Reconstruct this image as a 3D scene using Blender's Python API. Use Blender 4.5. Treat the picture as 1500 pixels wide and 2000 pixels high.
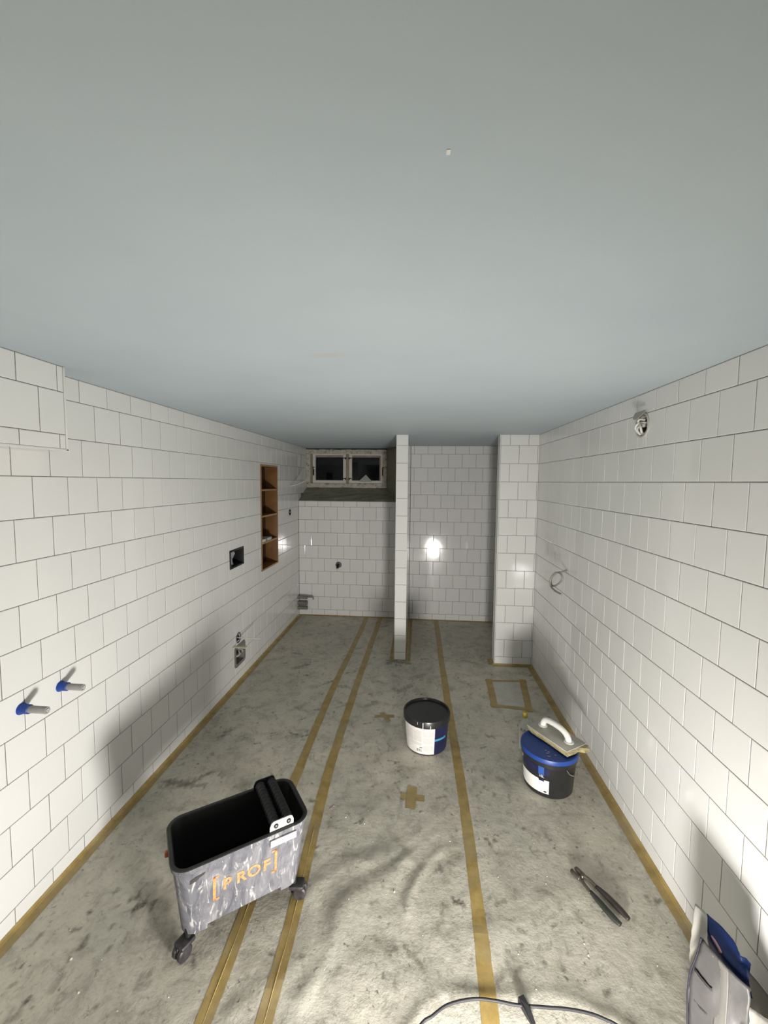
import bpy, bmesh, math, random
import numpy as np
from mathutils import Vector, Matrix
random.seed(7)
SC = bpy.context.scene
for o in list(bpy.data.objects): bpy.data.objects.remove(o)

# ------------------------------------------------------------------ camera
F_PX, PITCH, YAW, ROLL, CAM_H = 806.69, .0731, .0843, .0087, 1.5832
def ray(u, v):
    """direction in the room of a pixel of the 1500x2000 photograph"""
    x = (u-750)/F_PX; z = -(v-1000)/F_PX; y = 1.
    c, s = math.cos(ROLL), math.sin(ROLL); x, z = c*x-s*z, s*x+c*z
    c, s = math.cos(PITCH), math.sin(PITCH); y, z = c*y+s*z, -s*y+c*z
    c, s = math.cos(YAW), math.sin(YAW)
    return Vector((c*x-s*y, s*x+c*y, z))
EYE = Vector((0, 0, CAM_H))
def on(u, v, axis, val):
    d = ray(u, v); return EYE + d*((val-EYE[axis])/d[axis])
def onfloor(u, v, z=0.): return on(u, v, 2, z)
cd = bpy.data.cameras.new('camera'); cam = bpy.data.objects.new('camera', cd)
SC.collection.objects.link(cam); SC.camera = cam
cd.sensor_fit = 'HORIZONTAL'; cd.sensor_width = 36; cd.lens = 36*F_PX/1500; cd.clip_start = .02
fw = ray(750, 1000).normalized(); rt = (ray(850, 1000)-ray(750, 1000)).normalized(); up = rt.cross(fw)
cam.matrix_world = Matrix(((rt.x, up.x, -fw.x, 0), (rt.y, up.y, -fw.y, 0), (rt.z, up.z, -fw.z, CAM_H), (0, 0, 0, 1)))
# ------------------------------------------------------------------ world (night outside) and exposure
w = bpy.data.worlds.new('night'); SC.world = w; w.use_nodes = True
w.node_tree.nodes['Background'].inputs[0].default_value = (.006, .007, .009, 1)
w.node_tree.nodes['Background'].inputs[1].default_value = .2
SC.view_settings.view_transform = 'Standard'; SC.view_settings.look = 'None'
SC.view_settings.gamma = 1; SC.view_settings.use_curve_mapping = False
SC.view_settings.exposure = 0.0
LAMP_W, LAMP_POS, LAMP_COL = 51.5, Vector((.33, .40, .165)), (1., .978, .935)
LAMP_YAW, LAMP_TILT, LAMP_SIZE = math.radians(23), math.radians(4), .27

# ------------------------------------------------------------------ room numbers (metres)
T = .152; JT = .0028                       # tile pitch and joint
XL, XR, H = -1.398, .9945, 1.988
D1, D2, YF = 4.708, 4.684, 3.570           # back wall left part, right part, front of partition and nib
Y0 = -1.15                                 # wall behind the photographer
ZA = 1.592                                 # level of a course line, the same on all walls
SILL = 1.357
PX0, PX1 = -.200, -.098                    # partition
NX0, NY1 = .672, 3.662                     # nib wall
BX, BY1, BZ = -1.290, 1.430, 1.686         # boxing under the ceiling

# ------------------------------------------------------------------ helpers
def lin(r, g, b):
    f = lambda c: (c/255/12.92) if c/255 <= .04045 else ((c/255+.055)/1.055)**2.4
    return (f(r), f(g), f(b), 1)
class NT:
    def __init__(s, name):
        s.m = bpy.data.materials.new(name); s.m.use_nodes = True
        s.n = s.m.node_tree.nodes; s.l = s.m.node_tree.links; s.b = s.n['Principled BSDF']
    def node(s, t, **kw):
        n = s.n.new(t)
        for k, v in kw.items():
            if k.startswith('i_'): n.inputs[k[2:].replace('_', ' ')].default_value = v
            else: setattr(n, k, v)
        return n
    def link(s, a, ao, b, bi): s.l.new(a.outputs[ao], b.inputs[bi])
    def coord(s, scale=(1, 1, 1), kind='Object', loc=(0, 0, 0)):
        t = s.node('ShaderNodeTexCoord'); mp = s.node('ShaderNodeMapping'); mp.inputs['Scale'].default_value = scale
        mp.inputs['Location'].default_value = loc
        s.link(t, kind, mp, 'Vector'); return mp
    def noise(s, scale, detail=4, rough=.55, src=None, dist=0.):
        n = s.node('ShaderNodeTexNoise'); n.inputs['Scale'].default_value = scale; n.inputs['Detail'].default_value = detail
        n.inputs['Roughness'].default_value = rough; n.inputs['Distortion'].default_value = dist
        if src: s.link(src, 0, n, 'Vector')
        return n
    def ramp(s, src, out, stops):
        r = s.node('ShaderNodeValToRGB'); e = r.color_ramp.elements
        while len(e) < len(stops): e.new(.5)
        for el, (p, c) in zip(e, stops): el.position = p; el.color = c if len(c) == 4 else (*c, 1)
        s.link(src, out, r, 'Fac'); return r
    def mix(s, fac, a, b):
        m = s.node('ShaderNodeMix', data_type='RGBA')
        for i, x in ((0, fac), (6, a), (7, b)):
            if isinstance(x, tuple) and hasattr(x[0], 'outputs'): s.l.new(x[0].outputs[x[1]], m.inputs[i])
            else: m.inputs[i].default_value = x
        return m
    def bump(s, src, out, strength, dist):
        b = s.node('ShaderNodeBump'); b.inputs['Strength'].default_value = strength; b.inputs['Distance'].default_value = dist
        s.link(src, out, b, 'Height'); s.link(b, 0, s.b, 'Normal'); return b
MATS = {}
def mat(name, col, rough=.5, metal=0., var=.12, vscale=30., bump=0., bscale=80., **extra):
    """plain procedural material: a base colour with a little noise in it"""
    if name in MATS: return MATS[name]
    t = NT(name); t.b.inputs['Roughness'].default_value = rough; t.b.inputs['Metallic'].default_value = metal
    c = t.coord(); n = t.noise(vscale, 4, .6, c)
    dark = tuple(x*(1-var) for x in col[:3])+(1,); lite = tuple(min(1, x*(1+var)) for x in col[:3])+(1,)
    r = t.ramp(n, 0, [(.3, dark), (.7, lite)]); t.link(r, 0, t.b, 'Base Color')
    if bump:
        n2 = t.noise(bscale, 4, .6, c); t.bump(n2, 0, bump, .002)
    for k, v in extra.items(): t.b.inputs[k.replace('_', ' ')].default_value = v
    MATS[name] = t.m; return t.m

def link(o, parent=None):
    SC.collection.objects.link(o)
    if parent: o.parent = parent
    return o
def mesh(name, verts, faces, m, parent=None, smooth=False, mi=None):
    me = bpy.data.meshes.new(name); me.from_pydata([tuple(v) for v in verts], [], faces); me.update()
    for x in (m if isinstance(m, (list, tuple)) else [m]): me.materials.append(x)
    if mi is not None: me.polygons.foreach_set('material_index', mi)
    if smooth: me.polygons.foreach_set('use_smooth', [True]*len(me.polygons))
    o = bpy.data.objects.new(name, me); return link(o, parent)
def bmobj(name, bm, m, parent=None, smooth=False, auto=None):
    bmesh.ops.recalc_face_normals(bm, faces=bm.faces)
    me = bpy.data.meshes.new(name); bm.to_mesh(me); bm.free()
    for x in (m if isinstance(m, (list, tuple)) else [m]): me.materials.append(x)
    if smooth:
        me.polygons.foreach_set('use_smooth', [True]*len(me.polygons))
        if auto: me.set_sharp_from_angle(angle=math.radians(auto))
    o = bpy.data.objects.new(name, me); return link(o, parent)
def tag(o, label, cat, group=None, kind=None):
    o['label'] = label; o['category'] = cat
    if group: o['group'] = group
    if kind: o['kind'] = kind
    return o
def struct(o, label, cat): return tag(o, label, cat, kind='structure')
def empty(name, loc=(0, 0, 0), rz=0.):
    o = bpy.data.objects.new(name, None); o.empty_display_size = .05; link(o)
    o.location = loc; o.rotation_euler = (0, 0, rz); return o
def bbox(bm, a, b, bev=0.):
    """box from corner a to corner b into bm"""
    r = bmesh.ops.create_cube(bm, size=1)
    vs = r['verts']
    for v in vs:
        v.co = Vector([(a[i]+b[i])/2 + v.co[i]*(b[i]-a[i]) for i in range(3)])
    if bev:
        es = list({e for v in vs for e in v.link_edges})
        bmesh.ops.bevel(bm, geom=es, offset=bev, segments=2, profile=.5, affect='EDGES')
def box(name, a, b, m, parent=None, bev=0.):
    bm = bmesh.new(); bbox(bm, a, b, bev); return bmobj(name, bm, m, parent, smooth=bev > 0, auto=40)
def tube_geo(pts, r, n=10, closed=False, cap=True):
    pts = [Vector(p) for p in pts]; N = len(pts); V = []; Fs = []
    rr = r if isinstance(r, (list, tuple)) else [r]*N
    prev = None
    for i, p in enumerate(pts):
        a = pts[(i-1) % N] if (closed or i > 0) else p; b = pts[(i+1) % N] if (closed or i < N-1) else p
        t = (b-a).normalized()
        if prev is None:
            nrm = t.orthogonal().normalized()
        else:
            nrm = prev - t*prev.dot(t)
            nrm = nrm.normalized() if nrm.length > 1e-6 else t.orthogonal().normalized()
        prev = nrm; bi = t.cross(nrm)
        for k in range(n):
            a_ = 2*math.pi*k/n; V.append(p + (nrm*math.cos(a_)+bi*math.sin(a_))*rr[i])
    M = N if closed else N-1
    for i in range(M):
        for k in range(n):
            a0 = i*n+k; a1 = i*n+(k+1) % n; b0 = ((i+1) % N)*n+k; b1 = ((i+1) % N)*n+(k+1) % n
            Fs.append((a0, a1, b1, b0))
    if cap and not closed:
        Fs.append(tuple(range(n))[::-1]); Fs.append(tuple((N-1)*n+k for k in range(n)))
    return V, Fs
def tube(name, pts, r, m, parent=None, n=10, closed=False):
    V, Fs = tube_geo(pts, r, n, closed); o = mesh(name, V, Fs, m, parent, smooth=True)
    o.data.set_sharp_from_angle(angle=math.radians(50)); return o
def spline(pts, k=8, closed=False):
    """Catmull-Rom through pts"""
    P = [Vector(p) for p in pts]; out = []; N = len(P)
    for i in range(N if closed else N-1):
        g = (lambda j: P[j % N]) if closed else (lambda j: P[min(max(j, 0), N-1)])
        a, b, c, d = g(i-1), g(i), g(i+1), g(i+2)
        for j in range(k):
            t = j/k
            out.append(.5*((2*b)+(c-a)*t+(2*a-5*b+4*c-d)*t*t+(3*b-a-3*c+d)*t**3))
    if not closed: out.append(P[-1])
    return out
def lathe(name, prof, m, parent=None, n=48, a0=0., a1=2*math.pi, smooth=40, mi=None, origin=(0, 0, 0)):
    """profile of (radius, z); full turn or an arc"""
    full = abs(a1-a0-2*math.pi) < 1e-6; V = []; Fs = []; K = len(prof); S = n if full else n+1; MI = []
    for i in range(S):
        a = a0+(a1-a0)*i/n
        for r, z in prof: V.append((origin[0]+r*math.cos(a), origin[1]+r*math.sin(a), origin[2]+z))
    for i in range(n):
        j = (i+1) % S
        for k in range(K-1):
            q = (i*K+k, j*K+k, j*K+k+1, i*K+k+1)
            if prof[k][0] < 1e-7: q = (i*K, j*K+1, i*K+1)
            elif prof[k+1][0] < 1e-7: q = (i*K+k, j*K+k, i*K+k+1)
            Fs.append(q); MI.append(mi[k] if mi else 0)
    o = mesh(name, V, Fs, m, parent, smooth=True, mi=MI if mi else None)
    o.data.set_sharp_from_angle(angle=math.radians(smooth)); return o
def text_geo(body, size, extrude=.0, bold=0.):
    c = bpy.data.curves.new('t', 'FONT'); c.body = body; c.size = size; c.extrude = extrude; c.offset = bold; c.align_x = 'CENTER'; c.align_y = 'CENTER'
    o = bpy.data.objects.new('t', c); SC.collection.objects.link(o)
    dg = bpy.context.evaluated_depsgraph_get(); me = bpy.data.meshes.new_from_object(o.evaluated_get(dg))
    V = [v.co.copy() for v in me.vertices]; Fs = [tuple(p.vertices) for p in me.polygons]
    bpy.data.objects.remove(o); bpy.data.curves.remove(c); bpy.data.meshes.remove(me); return V, Fs

# ------------------------------------------------------------------ materials of the setting
def tile_material():
    t = NT('white_glazed_tile'); b = t.b
    oi = t.node('ShaderNodeObjectInfo')
    r = t.ramp(oi, 'Random', [(0, lin(225, 224, 221)), (1, lin(228, 227, 224))]); t.link(r, 0, b, 'Base Color')
    b.inputs['Roughness'].default_value = .075; b.inputs['Specular IOR Level'].default_value = .5
    c = t.coord(); n = t.noise(5.5, 2, .5, c); bp = t.bump(n, 0, .10, .004); return t.m
TILE = tile_material()
def grout_material():
    t = NT('grey_grout'); c = t.coord(); n = t.noise(60, 5, .6, c)
    r = t.ramp(n, 0, [(.3, lin(98, 94, 88)), (.7, lin(128, 123, 116))]); t.link(r, 0, t.b, 'Base Color')
    t.b.inputs['Roughness'].default_value = .9; t.bump(n, 0, .3, .001); return t.m
GROUT = grout_material()
def ceiling_material():
    t = NT('blue_grey_ceiling_paint'); c = t.coord()
    n = t.noise(1.6, 4, .55, c); r = t.ramp(n, 0, [(.3, lin(172, 183, 189)), (.7, lin(180, 190, 195))])
    # a faint rusty water stain
    mp = t.coord(scale=(6.5, 17, 1), loc=(.30*6.5, -1.345*17, 0)); ln = t.node('ShaderNodeVectorMath', operation='LENGTH'); 
    sx = t.node('ShaderNodeVectorMath', operation='MULTIPLY'); sx.inputs[1].default_value = (1, 1, 0)
    t.link(mp, 0, sx, 0); t.link(sx, 0, ln, 0)
    n2 = t.noise(26, 5, .75, c); ad = t.node('ShaderNodeMath', operation='ADD'); t.link(ln, 'Value', ad, 0); t.link(n2, 0, ad, 1)
    rs = t.ramp(ad, 0, [(.60, (.30, .30, .30)), (1.15, (0, 0, 0))])
    m = t.mix((rs, 0), (r, 0), lin(186, 160, 128)); t.link(m, 2, t.b, 'Base Color')
    t.b.inputs['Roughness'].default_value = .75; t.b.inputs['Specular IOR Level'].default_value = .25
    nf = t.noise(160, 3, .6, c); t.bump(nf, 0, .12, .001); return t.m
def concrete_material(name='raw_concrete', a=(122, 120, 106), b=(160, 156, 140)):
    t = NT(name); c = t.coord(); n = t.noise(9, 6, .65, c); r = t.ramp(n, 0, [(.3, lin(*a)), (.7, lin(*b))])
    t.link(r, 0, t.b, 'Base Color'); t.b.inputs['Roughness'].default_value = .92; t.bump(n, 0, .5, .006); return t.m
CONC = concrete_material()
CEIL = ceiling_material()
WHITE_TRIM = mat('white_edge_trim', lin(226, 225, 220), .35, var=.03)
PAINT = mat('grey_wall_paint', lin(132, 130, 124), .8, var=.04)
RAW = mat('raw_wall_core', lin(120, 118, 112), .9)

# ------------------------------------------------------------------ tiled walls
TILE_MESH = {}
def tile_rings(w, h):
    prof = [(0, -.0042), (0, -.0009), (.0008, -.00045), (.0022, 0.)]
    V = []; Fs = []
    for i, z in prof:
        V += [(-w/2+i, -h/2+i, z), (w/2-i, -h/2+i, z), (w/2-i, h/2-i, z), (-w/2+i, h/2-i, z)]
    for k in range(3):
        for j in range(4): Fs.append((k*4+j, k*4+(j+1) % 4, k*4+4+(j+1) % 4, k*4+4+j))
    Fs.append((12, 13, 14, 15)); return V, Fs
def tile_mesh(w, h):
    key = (round(w, 4), round(h, 4))
    if key not in TILE_MESH:
        V, Fs = tile_rings(*key); me = bpy.data.meshes.new('tile'); me.from_pydata(V, [], Fs); me.materials.append(TILE); me.update()
        TILE_MESH[key] = me
    return TILE_MESH[key]
def courses(zlo, zhi):
    """(course number, bottom, top) of every course between two levels"""
    out = []
    for k in range(-12, 4):
        a, b = ZA+k*T, ZA+(k+1)*T; a, b = max(a, zlo), min(b, zhi)
        if b-a > .008: out.append((k, a, b))
    return out
def cut(rect, holes):
    """the pieces of a tile left around rectangular holes"""
    ps = [rect]
    for hu0, hu1, hv0, hv1 in holes:
        nx = []
        for (a, b, c, d) in ps:
            if hu1 <= a or hu0 >= b or hv1 <= c or hv0 >= d: nx.append((a, b, c, d)); continue
            if hu0 > a: nx.append((a, hu0, c, d))
            if hu1 < b: nx.append((hu1, b, c, d))
            m0, m1 = max(a, hu0), min(b, hu1)
            if hv0 > c: nx.append((m0, m1, c, hv0))
            if hv1 < d: nx.append((m0, m1, hv1, d))
        ps = [p for p in nx if p[1]-p[0] > .004 and p[3]-p[2] > .004]
    return ps
def tile_wall(parent, O, U, N, u0, u1, zlo, zhi, phase, phase_course, holes=(), clip=None, single=True, cap=300, keep=None, whole=False):
    """tiles as child objects of a wall; O point of the face plane, U direction along it, N normal.
    phase = a joint position in course phase_course, courses alternate by half a tile"""
    O, U, N = Vector(O), Vector(U), Vector(N); Z = Vector((0, 0, 1)); flip = U.cross(Z).dot(N) < 0
    recs = []
    for k, a, b in courses(zlo, zhi):
        ph = phase + (0 if (k-phase_course) % 2 == 0 or whole else T/2)
        i = math.floor((u0-ph)/T)
        while ph+i*T < u1:
            s, e = max(ph+i*T, u0), min(ph+(i+1)*T, u1); i += 1
            if e-s < .007: continue
            r = (s+JT/2, e-JT/2, a+JT/2, b-JT/2)
            if clip and not clip(r): continue
            ps = cut(r, holes)
            if ps: recs.append((r, ps))
    def dist(rc):
        r = rc[0]; c = O+U*((r[0]+r[1])/2)+Z*((r[2]+r[3])/2); return (c-EYE).length
    recs.sort(key=dist)
    if keep: vis = [r for r in recs if keep(r[0])]; rest = [r for r in recs if not keep(r[0])]
    else: vis, rest = recs, []
    if not single: rest = recs; vis = []
    rest += vis[cap:]; vis = vis[:cap]
    rnd = random.Random(len(recs))
    def xf(r):
        c = O+U*((r[0]+r[1])/2)+Z*((r[2]+r[3])/2); R = Matrix((U, Z, U.cross(Z))).transposed()
        if flip: R = Matrix((-U, Z, (-U).cross(Z))).transposed()
        t = Matrix.Rotation(rnd.gauss(0, .0011), 3, 'X') @ Matrix.Rotation(rnd.gauss(0, .0011), 3, 'Y')
        return c, (R @ t)
    for r, ps in vis:
        c, R = xf(r); M = Matrix.Translation(c + N*rnd.uniform(-.0003, .0003)) @ R.to_4x4()
        if len(ps) == 1 and ps[0] == r: me = tile_mesh(r[1]-r[0], r[3]-r[2])
        else:
            V = []; Fs = []; cu, cz = (r[0]+r[1])/2, (r[2]+r[3])/2; sg = -1 if flip else 1
            for p in ps:
                v, f = tile_rings(p[1]-p[0], p[3]-p[2]); n0 = len(V)
                V += [(x+sg*((p[0]+p[1])/2-cu), y+(p[2]+p[3])/2-cz, z) for x, y, z in v]; Fs += [tuple(i+n0 for i in q) for q in f]
            me = bpy.data.meshes.new('tile'); me.from_pydata(V, [], Fs); me.materials.append(TILE); me.update()
        o = bpy.data.objects.new('tile', me); link(o, parent); o.matrix_world = M
    if rest:
        V = []; Fs = []
        for r, ps in rest:
            for p in ps:
                c, R = xf(p); v, f = tile_rings(p[1]-p[0], p[3]-p[2]); n0 = len(V)
                V += [c + R @ Vector(x) for x in v]; Fs += [tuple(i+n0 for i in q) for q in f]
        o = mesh('tile_field', V, Fs, TILE, parent); o['kind'] = 'stuff'
def slab(name, u_rng, z_rng, mk, holes, m):
    """wall slab with rectangular openings; mk(u0,u1,z0,z1) -> two box corners"""
    us = sorted({*u_rng, *[x for h in holes for x in h[:2]]}); zs = sorted({*z_rng, *[x for h in holes for x in h[2:]]})
    bm = bmesh.new()
    for a, b in zip(us, us[1:]):
        for c, d in zip(zs, zs[1:]):
            mu, mz = (a+b)/2, (c+d)/2
            if any(h[0] < mu < h[1] and h[2] < mz < h[3] for h in holes): continue
            bbox(bm, *mk(a, b, c, d))
    return bmobj(name, bm, m)
G = .0016                                   # grout lies this far behind the glaze
# openings in the left wall: (y0, y1, z0, z1)
NICHE = (3.552, 3.984, .768, 1.727)
FLUSH = (2.940, 3.165, .925, 1.052)
JBOX = (2.995, 3.160, .142, .285)
RING = (3.030, 3.078, .329, .377)
OHOLE = (4.356, 4.398, 1.222, 1.264)
LH = [NICHE, FLUSH, JBOX, RING, OHOLE]
wl = slab('wall_left', (Y0, 5.15), (0, H), lambda a, b, c, d: ((XL-.18, a, c), (XL-G, b, d)), LH, GROUT)
struct(wl, 'long left wall of white square tiles in running bond', 'wall')
tile_wall(wl, (XL, 0, 0), (0, 1, 0), (1, 0, 0), Y0, 5.045, .004, H-.0005, 1.389, -1, LH,
          clip=lambda r: (r[0] < D1-.02 or r[2] > SILL-.03) and not (r[1] < BY1 and r[2] > BZ), keep=lambda r: r[1] > 1.05)
RH = [(1.932, 2.002, 1.812, 1.878)]
wr = slab('wall_right', (Y0, 5.15), (0, H), lambda a, b, c, d: ((XR+G, a, c), (XR+.18, b, d)), RH, GROUT)
struct(wr, 'long right wall of white square tiles in running bond', 'wall')
tile_wall(wr, (XR, 0, 0), (0, 1, 0), (-1, 0, 0), Y0, D2, .004, H-.0005, 1.3406, -1, RH, keep=lambda r: 1.05 < r[1] < YF+.02)
# back wall: lower left part under the window, full height right part
wb = box('wall_back', (XL, D1+G, 0), (PX0, 5.15, SILL-.002), GROUT)
struct(wb, 'tiled back wall under the small window', 'wall')
tile_wall(wb, (0, D1, 0), (1, 0, 0), (0, -1, 0), XL+.002, PX0, .004, SILL, -1.246, -3)
wb2 = box('wall_shower', (PX1, D2+G, 0), (XR, 5.15, H), GROUT)
struct(wb2, 'tiled back wall of the shower recess with bright lamp glare', 'wall')
tile_wall(wb2, (0, D2, 0), (1, 0, 0), (0, -1, 0), PX1+.002, XR, .004, H-.0005, .018, 1)
# partition, a thin tiled wall seen end-on
wp = box('wall_partition', (PX0+G, YF+G, 0), (PX1-G, D1, H), GROUT)
struct(wp, 'thin tiled partition wall seen end-on left of the shower', 'wall')
tile_wall(wp, (0, YF, 0), (1, 0, 0), (0, -1, 0), PX0+.002, PX1-.002, .004, H-.0005, PX0-.002, 0, whole=True)
tile_wall(wp, (PX1, 0, 0), (0, 1, 0), (1, 0, 0), YF+.004, D2, .004, H-.0005, YF, 0, single=False)
tile_wall(wp, (PX0, 0, 0), (0, 1, 0), (-1, 0, 0), YF+.004, D1, .004, H-.0005, YF, 0, single=False)
# nib wall right of the shower opening
wn = box('wall_nib', (NX0+G, YF+G, 0), (XR, NY1, H), GROUT)
struct(wn, 'narrow tiled nib wall right of the shower opening', 'wall')
tile_wall(wn, (0, YF, 0), (1, 0, 0), (0, -1, 0), NX0+.006, XR, .004, H-.0005, .831, 1)
tile_wall(wn, (NX0, 0, 0), (0, 1, 0), (-1, 0, 0), YF+.012, NY1-.008, .004, H-.0005, YF+.012, 0, single=False)
tile_wall(wn, (0, NY1, 0), (1, 0, 0), (0, 1, 0), NX0+.006, XR, .004, H-.0005, .831, 1, single=False)
for i, (x, y) in enumerate(((NX0, YF), (NX0, NY1-.007), (PX0, YF), (PX1-.003, YF))):
    wdt = .006 if i < 2 else .003
    box('edge_trim', (x-.0005, y-.0008, 0), (x+wdt, y+.0075, H), WHITE_TRIM, wn if i < 2 else wp, bev=.001)
# tiled boxing under the ceiling at the near end of the left wall
wx = box('wall_boxing', (XL, Y0, BZ+G), (BX-G, BY1-G, H), GROUT)
struct(wx, 'tiled pipe boxing under the ceiling in the near left corner', 'wall')
tile_wall(wx, (BX, 0, 0), (0, 1, 0), (1, 0, 0), Y0, BY1-.008, BZ+.006, H-.0005, 1.321, 1, keep=lambda r: r[1] > .9)
box('underside_tile', (XL+.002, Y0, BZ-.001), (BX-.006, BY1-.001, BZ+.004), TILE, wx, bev=.001)
box('end_tile', (XL+.002, BY1-.004, BZ), (BX-.006, BY1, H-.0005), TILE, wx, bev=.001)
box('edge_trim', (BX-.007, BY1-.0075, BZ), (BX+.0008, BY1+.0008, H-.001), WHITE_TRIM, wx, bev=.001)
box('edge_trim', (BX-.007, Y0, BZ-.0012), (BX+.0008, BY1+.0008, BZ+.0065), WHITE_TRIM, wx, bev=.001)
struct(box('wall_front', (XL-.18, Y0-.1, 0), (XR+.18, Y0, H), PAINT), 'plain painted wall behind the photographer', 'wall')
struct(box('ceiling', (XL-.18, Y0-.1, H), (XR+.18, 5.15, H+.1), CEIL), 'smooth blue-grey painted ceiling with a faint rusty stain', 'ceiling')
pc = onfloor(876, 296, H)
box('paint_chip', pc-Vector((.0025, .004, .0010)), pc+Vector((.0025, .004, .001)), WHITE_TRIM, bpy.data.objects['ceiling'])

# ------------------------------------------------------------------ window recess
WY = 5.05
WX0, WX1, WZ0, WZ1 = -1.397, -.398, 1.506, 1.972
bm = bmesh.new()
pts = [(XL, D1-.004, SILL-.006), (XL, D1-.004, SILL+.001), (XL, WY+.02, WZ0+.006), (XL, WY+.09, WZ0+.006), (XL, WY+.09, SILL-.006)]
A = [bm.verts.new(p) for p in pts]; B = [bm.verts.new((PX0, p[1], p[2])) for p in pts]
bm.faces.new(A); bm.faces.new(B[::-1])
for i in range(5): bm.faces.new((A[i], A[(i+1) % 5], B[(i+1) % 5], B[i]))
bmesh.ops.subdivide_edges(bm, edges=bm.edges[:], cuts=6, use_grid_fill=True)
for v in bm.verts:
    if v.co.z > SILL+.01 and v.co.y < WY: v.co.z += random.uniform(-.004, .004)
struct(bmobj('window_sill', bm, CONC), 'sloping raw concrete sill under the small window', 'sill')
bm = bmesh.new(); q = [(PX0-.001, D1-.002), (PX0-.001, WY+.09), (WX1+.004, WY+.09), (WX1+.004, WY-.005)]
A = [bm.verts.new((x, y, SILL-.004)) for x, y in q]; B = [bm.verts.new((x, y, H)) for x, y in q]
bm.faces.new(A); bm.faces.new(B[::-1])
for i in range(4): bm.faces.new((A[i], A[(i+1) % 4], B[(i+1) % 4], B[i]))
struct(bmobj('wall_reveal', bm, concrete_material('reveal_plaster', (128, 124, 106), (146, 142, 124))), 'dull olive plaster reveal between window and partition', 'wall')
OLDW = NT('peeling_white_paint'); c = OLDW.coord(); n = OLDW.noise(26, 6, .7, c)
r = OLDW.ramp(n, 0, [(.36, lin(122, 108, 92)), (.46, lin(178, 172, 160)), (.75, lin(205, 201, 192))]); OLDW.link(r, 0, OLDW.b, 'Base Color')
OLDW.b.inputs['Roughness'].default_value = .8; OLDW.bump(n, 0, .6, .004); OLDW = OLDW.m
SASHW = mat('sash_white_paint', lin(206, 202, 194), .5, var=.06, vscale=12)
BROWNW = mat('old_brown_wood', lin(150, 134, 118), .8, var=.2, vscale=20)
IRON = mat('black_iron', lin(30, 28, 27), .5, .6)
glass = NT('window_glass'); glass.b.inputs['Base Color'].default_value = (1, 1, 1, 1)
glass.b.inputs['Transmission Weight'].default_value = 1; glass.b.inputs['IOR'].default_value = 1.28; glass.b.inputs['Roughness'].default_value = .02; glass = glass.m
win = empty('window_1', (0, 0, 0)); win['kind'] = 'structure'
win['label'] = 'small old two-sash window with peeling white frame under the ceiling'; win['category'] = 'window'
def rag_frame(name, x0, x1, z0, z1, wd, y0, y1, m, parent, jit=0., n=14):
    """rectangular frame with a slightly ragged outer edge"""
    bm = bmesh.new(); 
    for (a, b, c, d) in ((x0, x1, z1-wd, z1), (x0, x1, z0, z0+wd), (x0, x0+wd, z0+wd, z1-wd), (x1-wd, x1, z0+wd, z1-wd)):
        bbox(bm, (a, y0, c), (b, y1, d))
    if jit:
        es = [e for e in bm.edges if (e.verts[0].co-e.verts[1].co).length > .2]
        bmesh.ops.subdivide_edges(bm, edges=es, cuts=n, use_grid_fill=True)
        for v in bm.verts:
            on_out = min(abs(v.co.x-x0), abs(v.co.x-x1), abs(v.co.z-z0), abs(v.co.z-z1)) < .002
            v.co += Vector((random.uniform(-jit, jit), random.uniform(-jit, 0), random.uniform(-jit, jit)))*(1 if on_out else .4)
    return bmobj(name, bm, m, parent)
rag_frame('casing', WX0, WX1, WZ0, WZ1, .052, WY-.005, WY+.06, OLDW, win, .003)
rag_frame('inner_frame', WX0+.045, WX1-.045, WZ0+.048, WZ1-.048, .045, WY+.015, WY+.07, BROWNW, win)
box('mullion', (-.908, WY+.008, WZ0+.05), (-.858, WY+.07, WZ1-.05), BROWNW, win, bev=.003)
for s, (a, b) in enumerate(((-1.318, -.903), (-.862, -.437))):
    sash = rag_frame('sash', a, b, 1.560, 1.937, .034, WY+.004, WY+.04, SASHW, win)
    box('pane', (a+.03, WY+.022, 1.588), (b-.03, WY+.026, 1.908), glass, sash)
    box('sash_rail', (a+.034, WY+.006, 1.588), (b-.034, WY+.03, 1.598), mat('dull_grey_rail', lin(120, 116, 106), .7), sash)
    hx = -.905 if s == 0 else -.862
    for z in (1.617, 1.868):
        bm = bmesh.new(); sg = -1 if s == 0 else 1
        bbox(bm, (hx-.006, WY-.006, z-.016), (hx+.006, WY+.008, z+.008), .002)
        bbox(bm, (hx+min(0, sg*.03), WY-.004, z-.004), (hx+max(0, sg*.03), WY+.005, z+.006), .001)
        bmobj('hinge', bm, IRON, win)
    kx = a+.012 if s == 0 else b-.010
    h = box('latch', (kx-.007, WY-.014, 1.655), (kx+.007, WY+.006, 1.73), IRON, win, bev=.002)
    tube('latch_hook', spline([(kx, WY-.012, 1.725), (kx-.004, WY-.02, 1.745), (kx+.012, WY-.012, 1.758)], 5), .0045, IRON, h, 6)
bm = bmesh.new()
V1 = [bm.verts.new(p) for p in ((-.752, WY+.001, 1.578), (-.570, WY+.001, 1.578), (-.657, WY+.014, 1.668))]
f = bm.faces.new(V1); bmesh.ops.solidify(bm, geom=[f], thickness=.003)
tag(bmobj('paper_triangle', bm, mat('white_card', lin(222, 221, 215), .7, var=.03)), 'white triangular card leaning at the foot of the right window sash', 'card')

# ------------------------------------------------------------------ floor
rs = np.random.RandomState(3)
WAVES = [(rs.uniform(10, 34), rs.uniform(0, math.pi), rs.uniform(0, 6.28), rs.uniform(.3, 1)) for _ in range(16)]
FINE = [(rs.uniform(50, 110), rs.uniform(0, math.pi), rs.uniform(0, 6.28), rs.uniform(.3, 1)) for _ in range(14)]
def fpt(u, v): p = onfloor(u, v); return (p.x, p.y)
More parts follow.
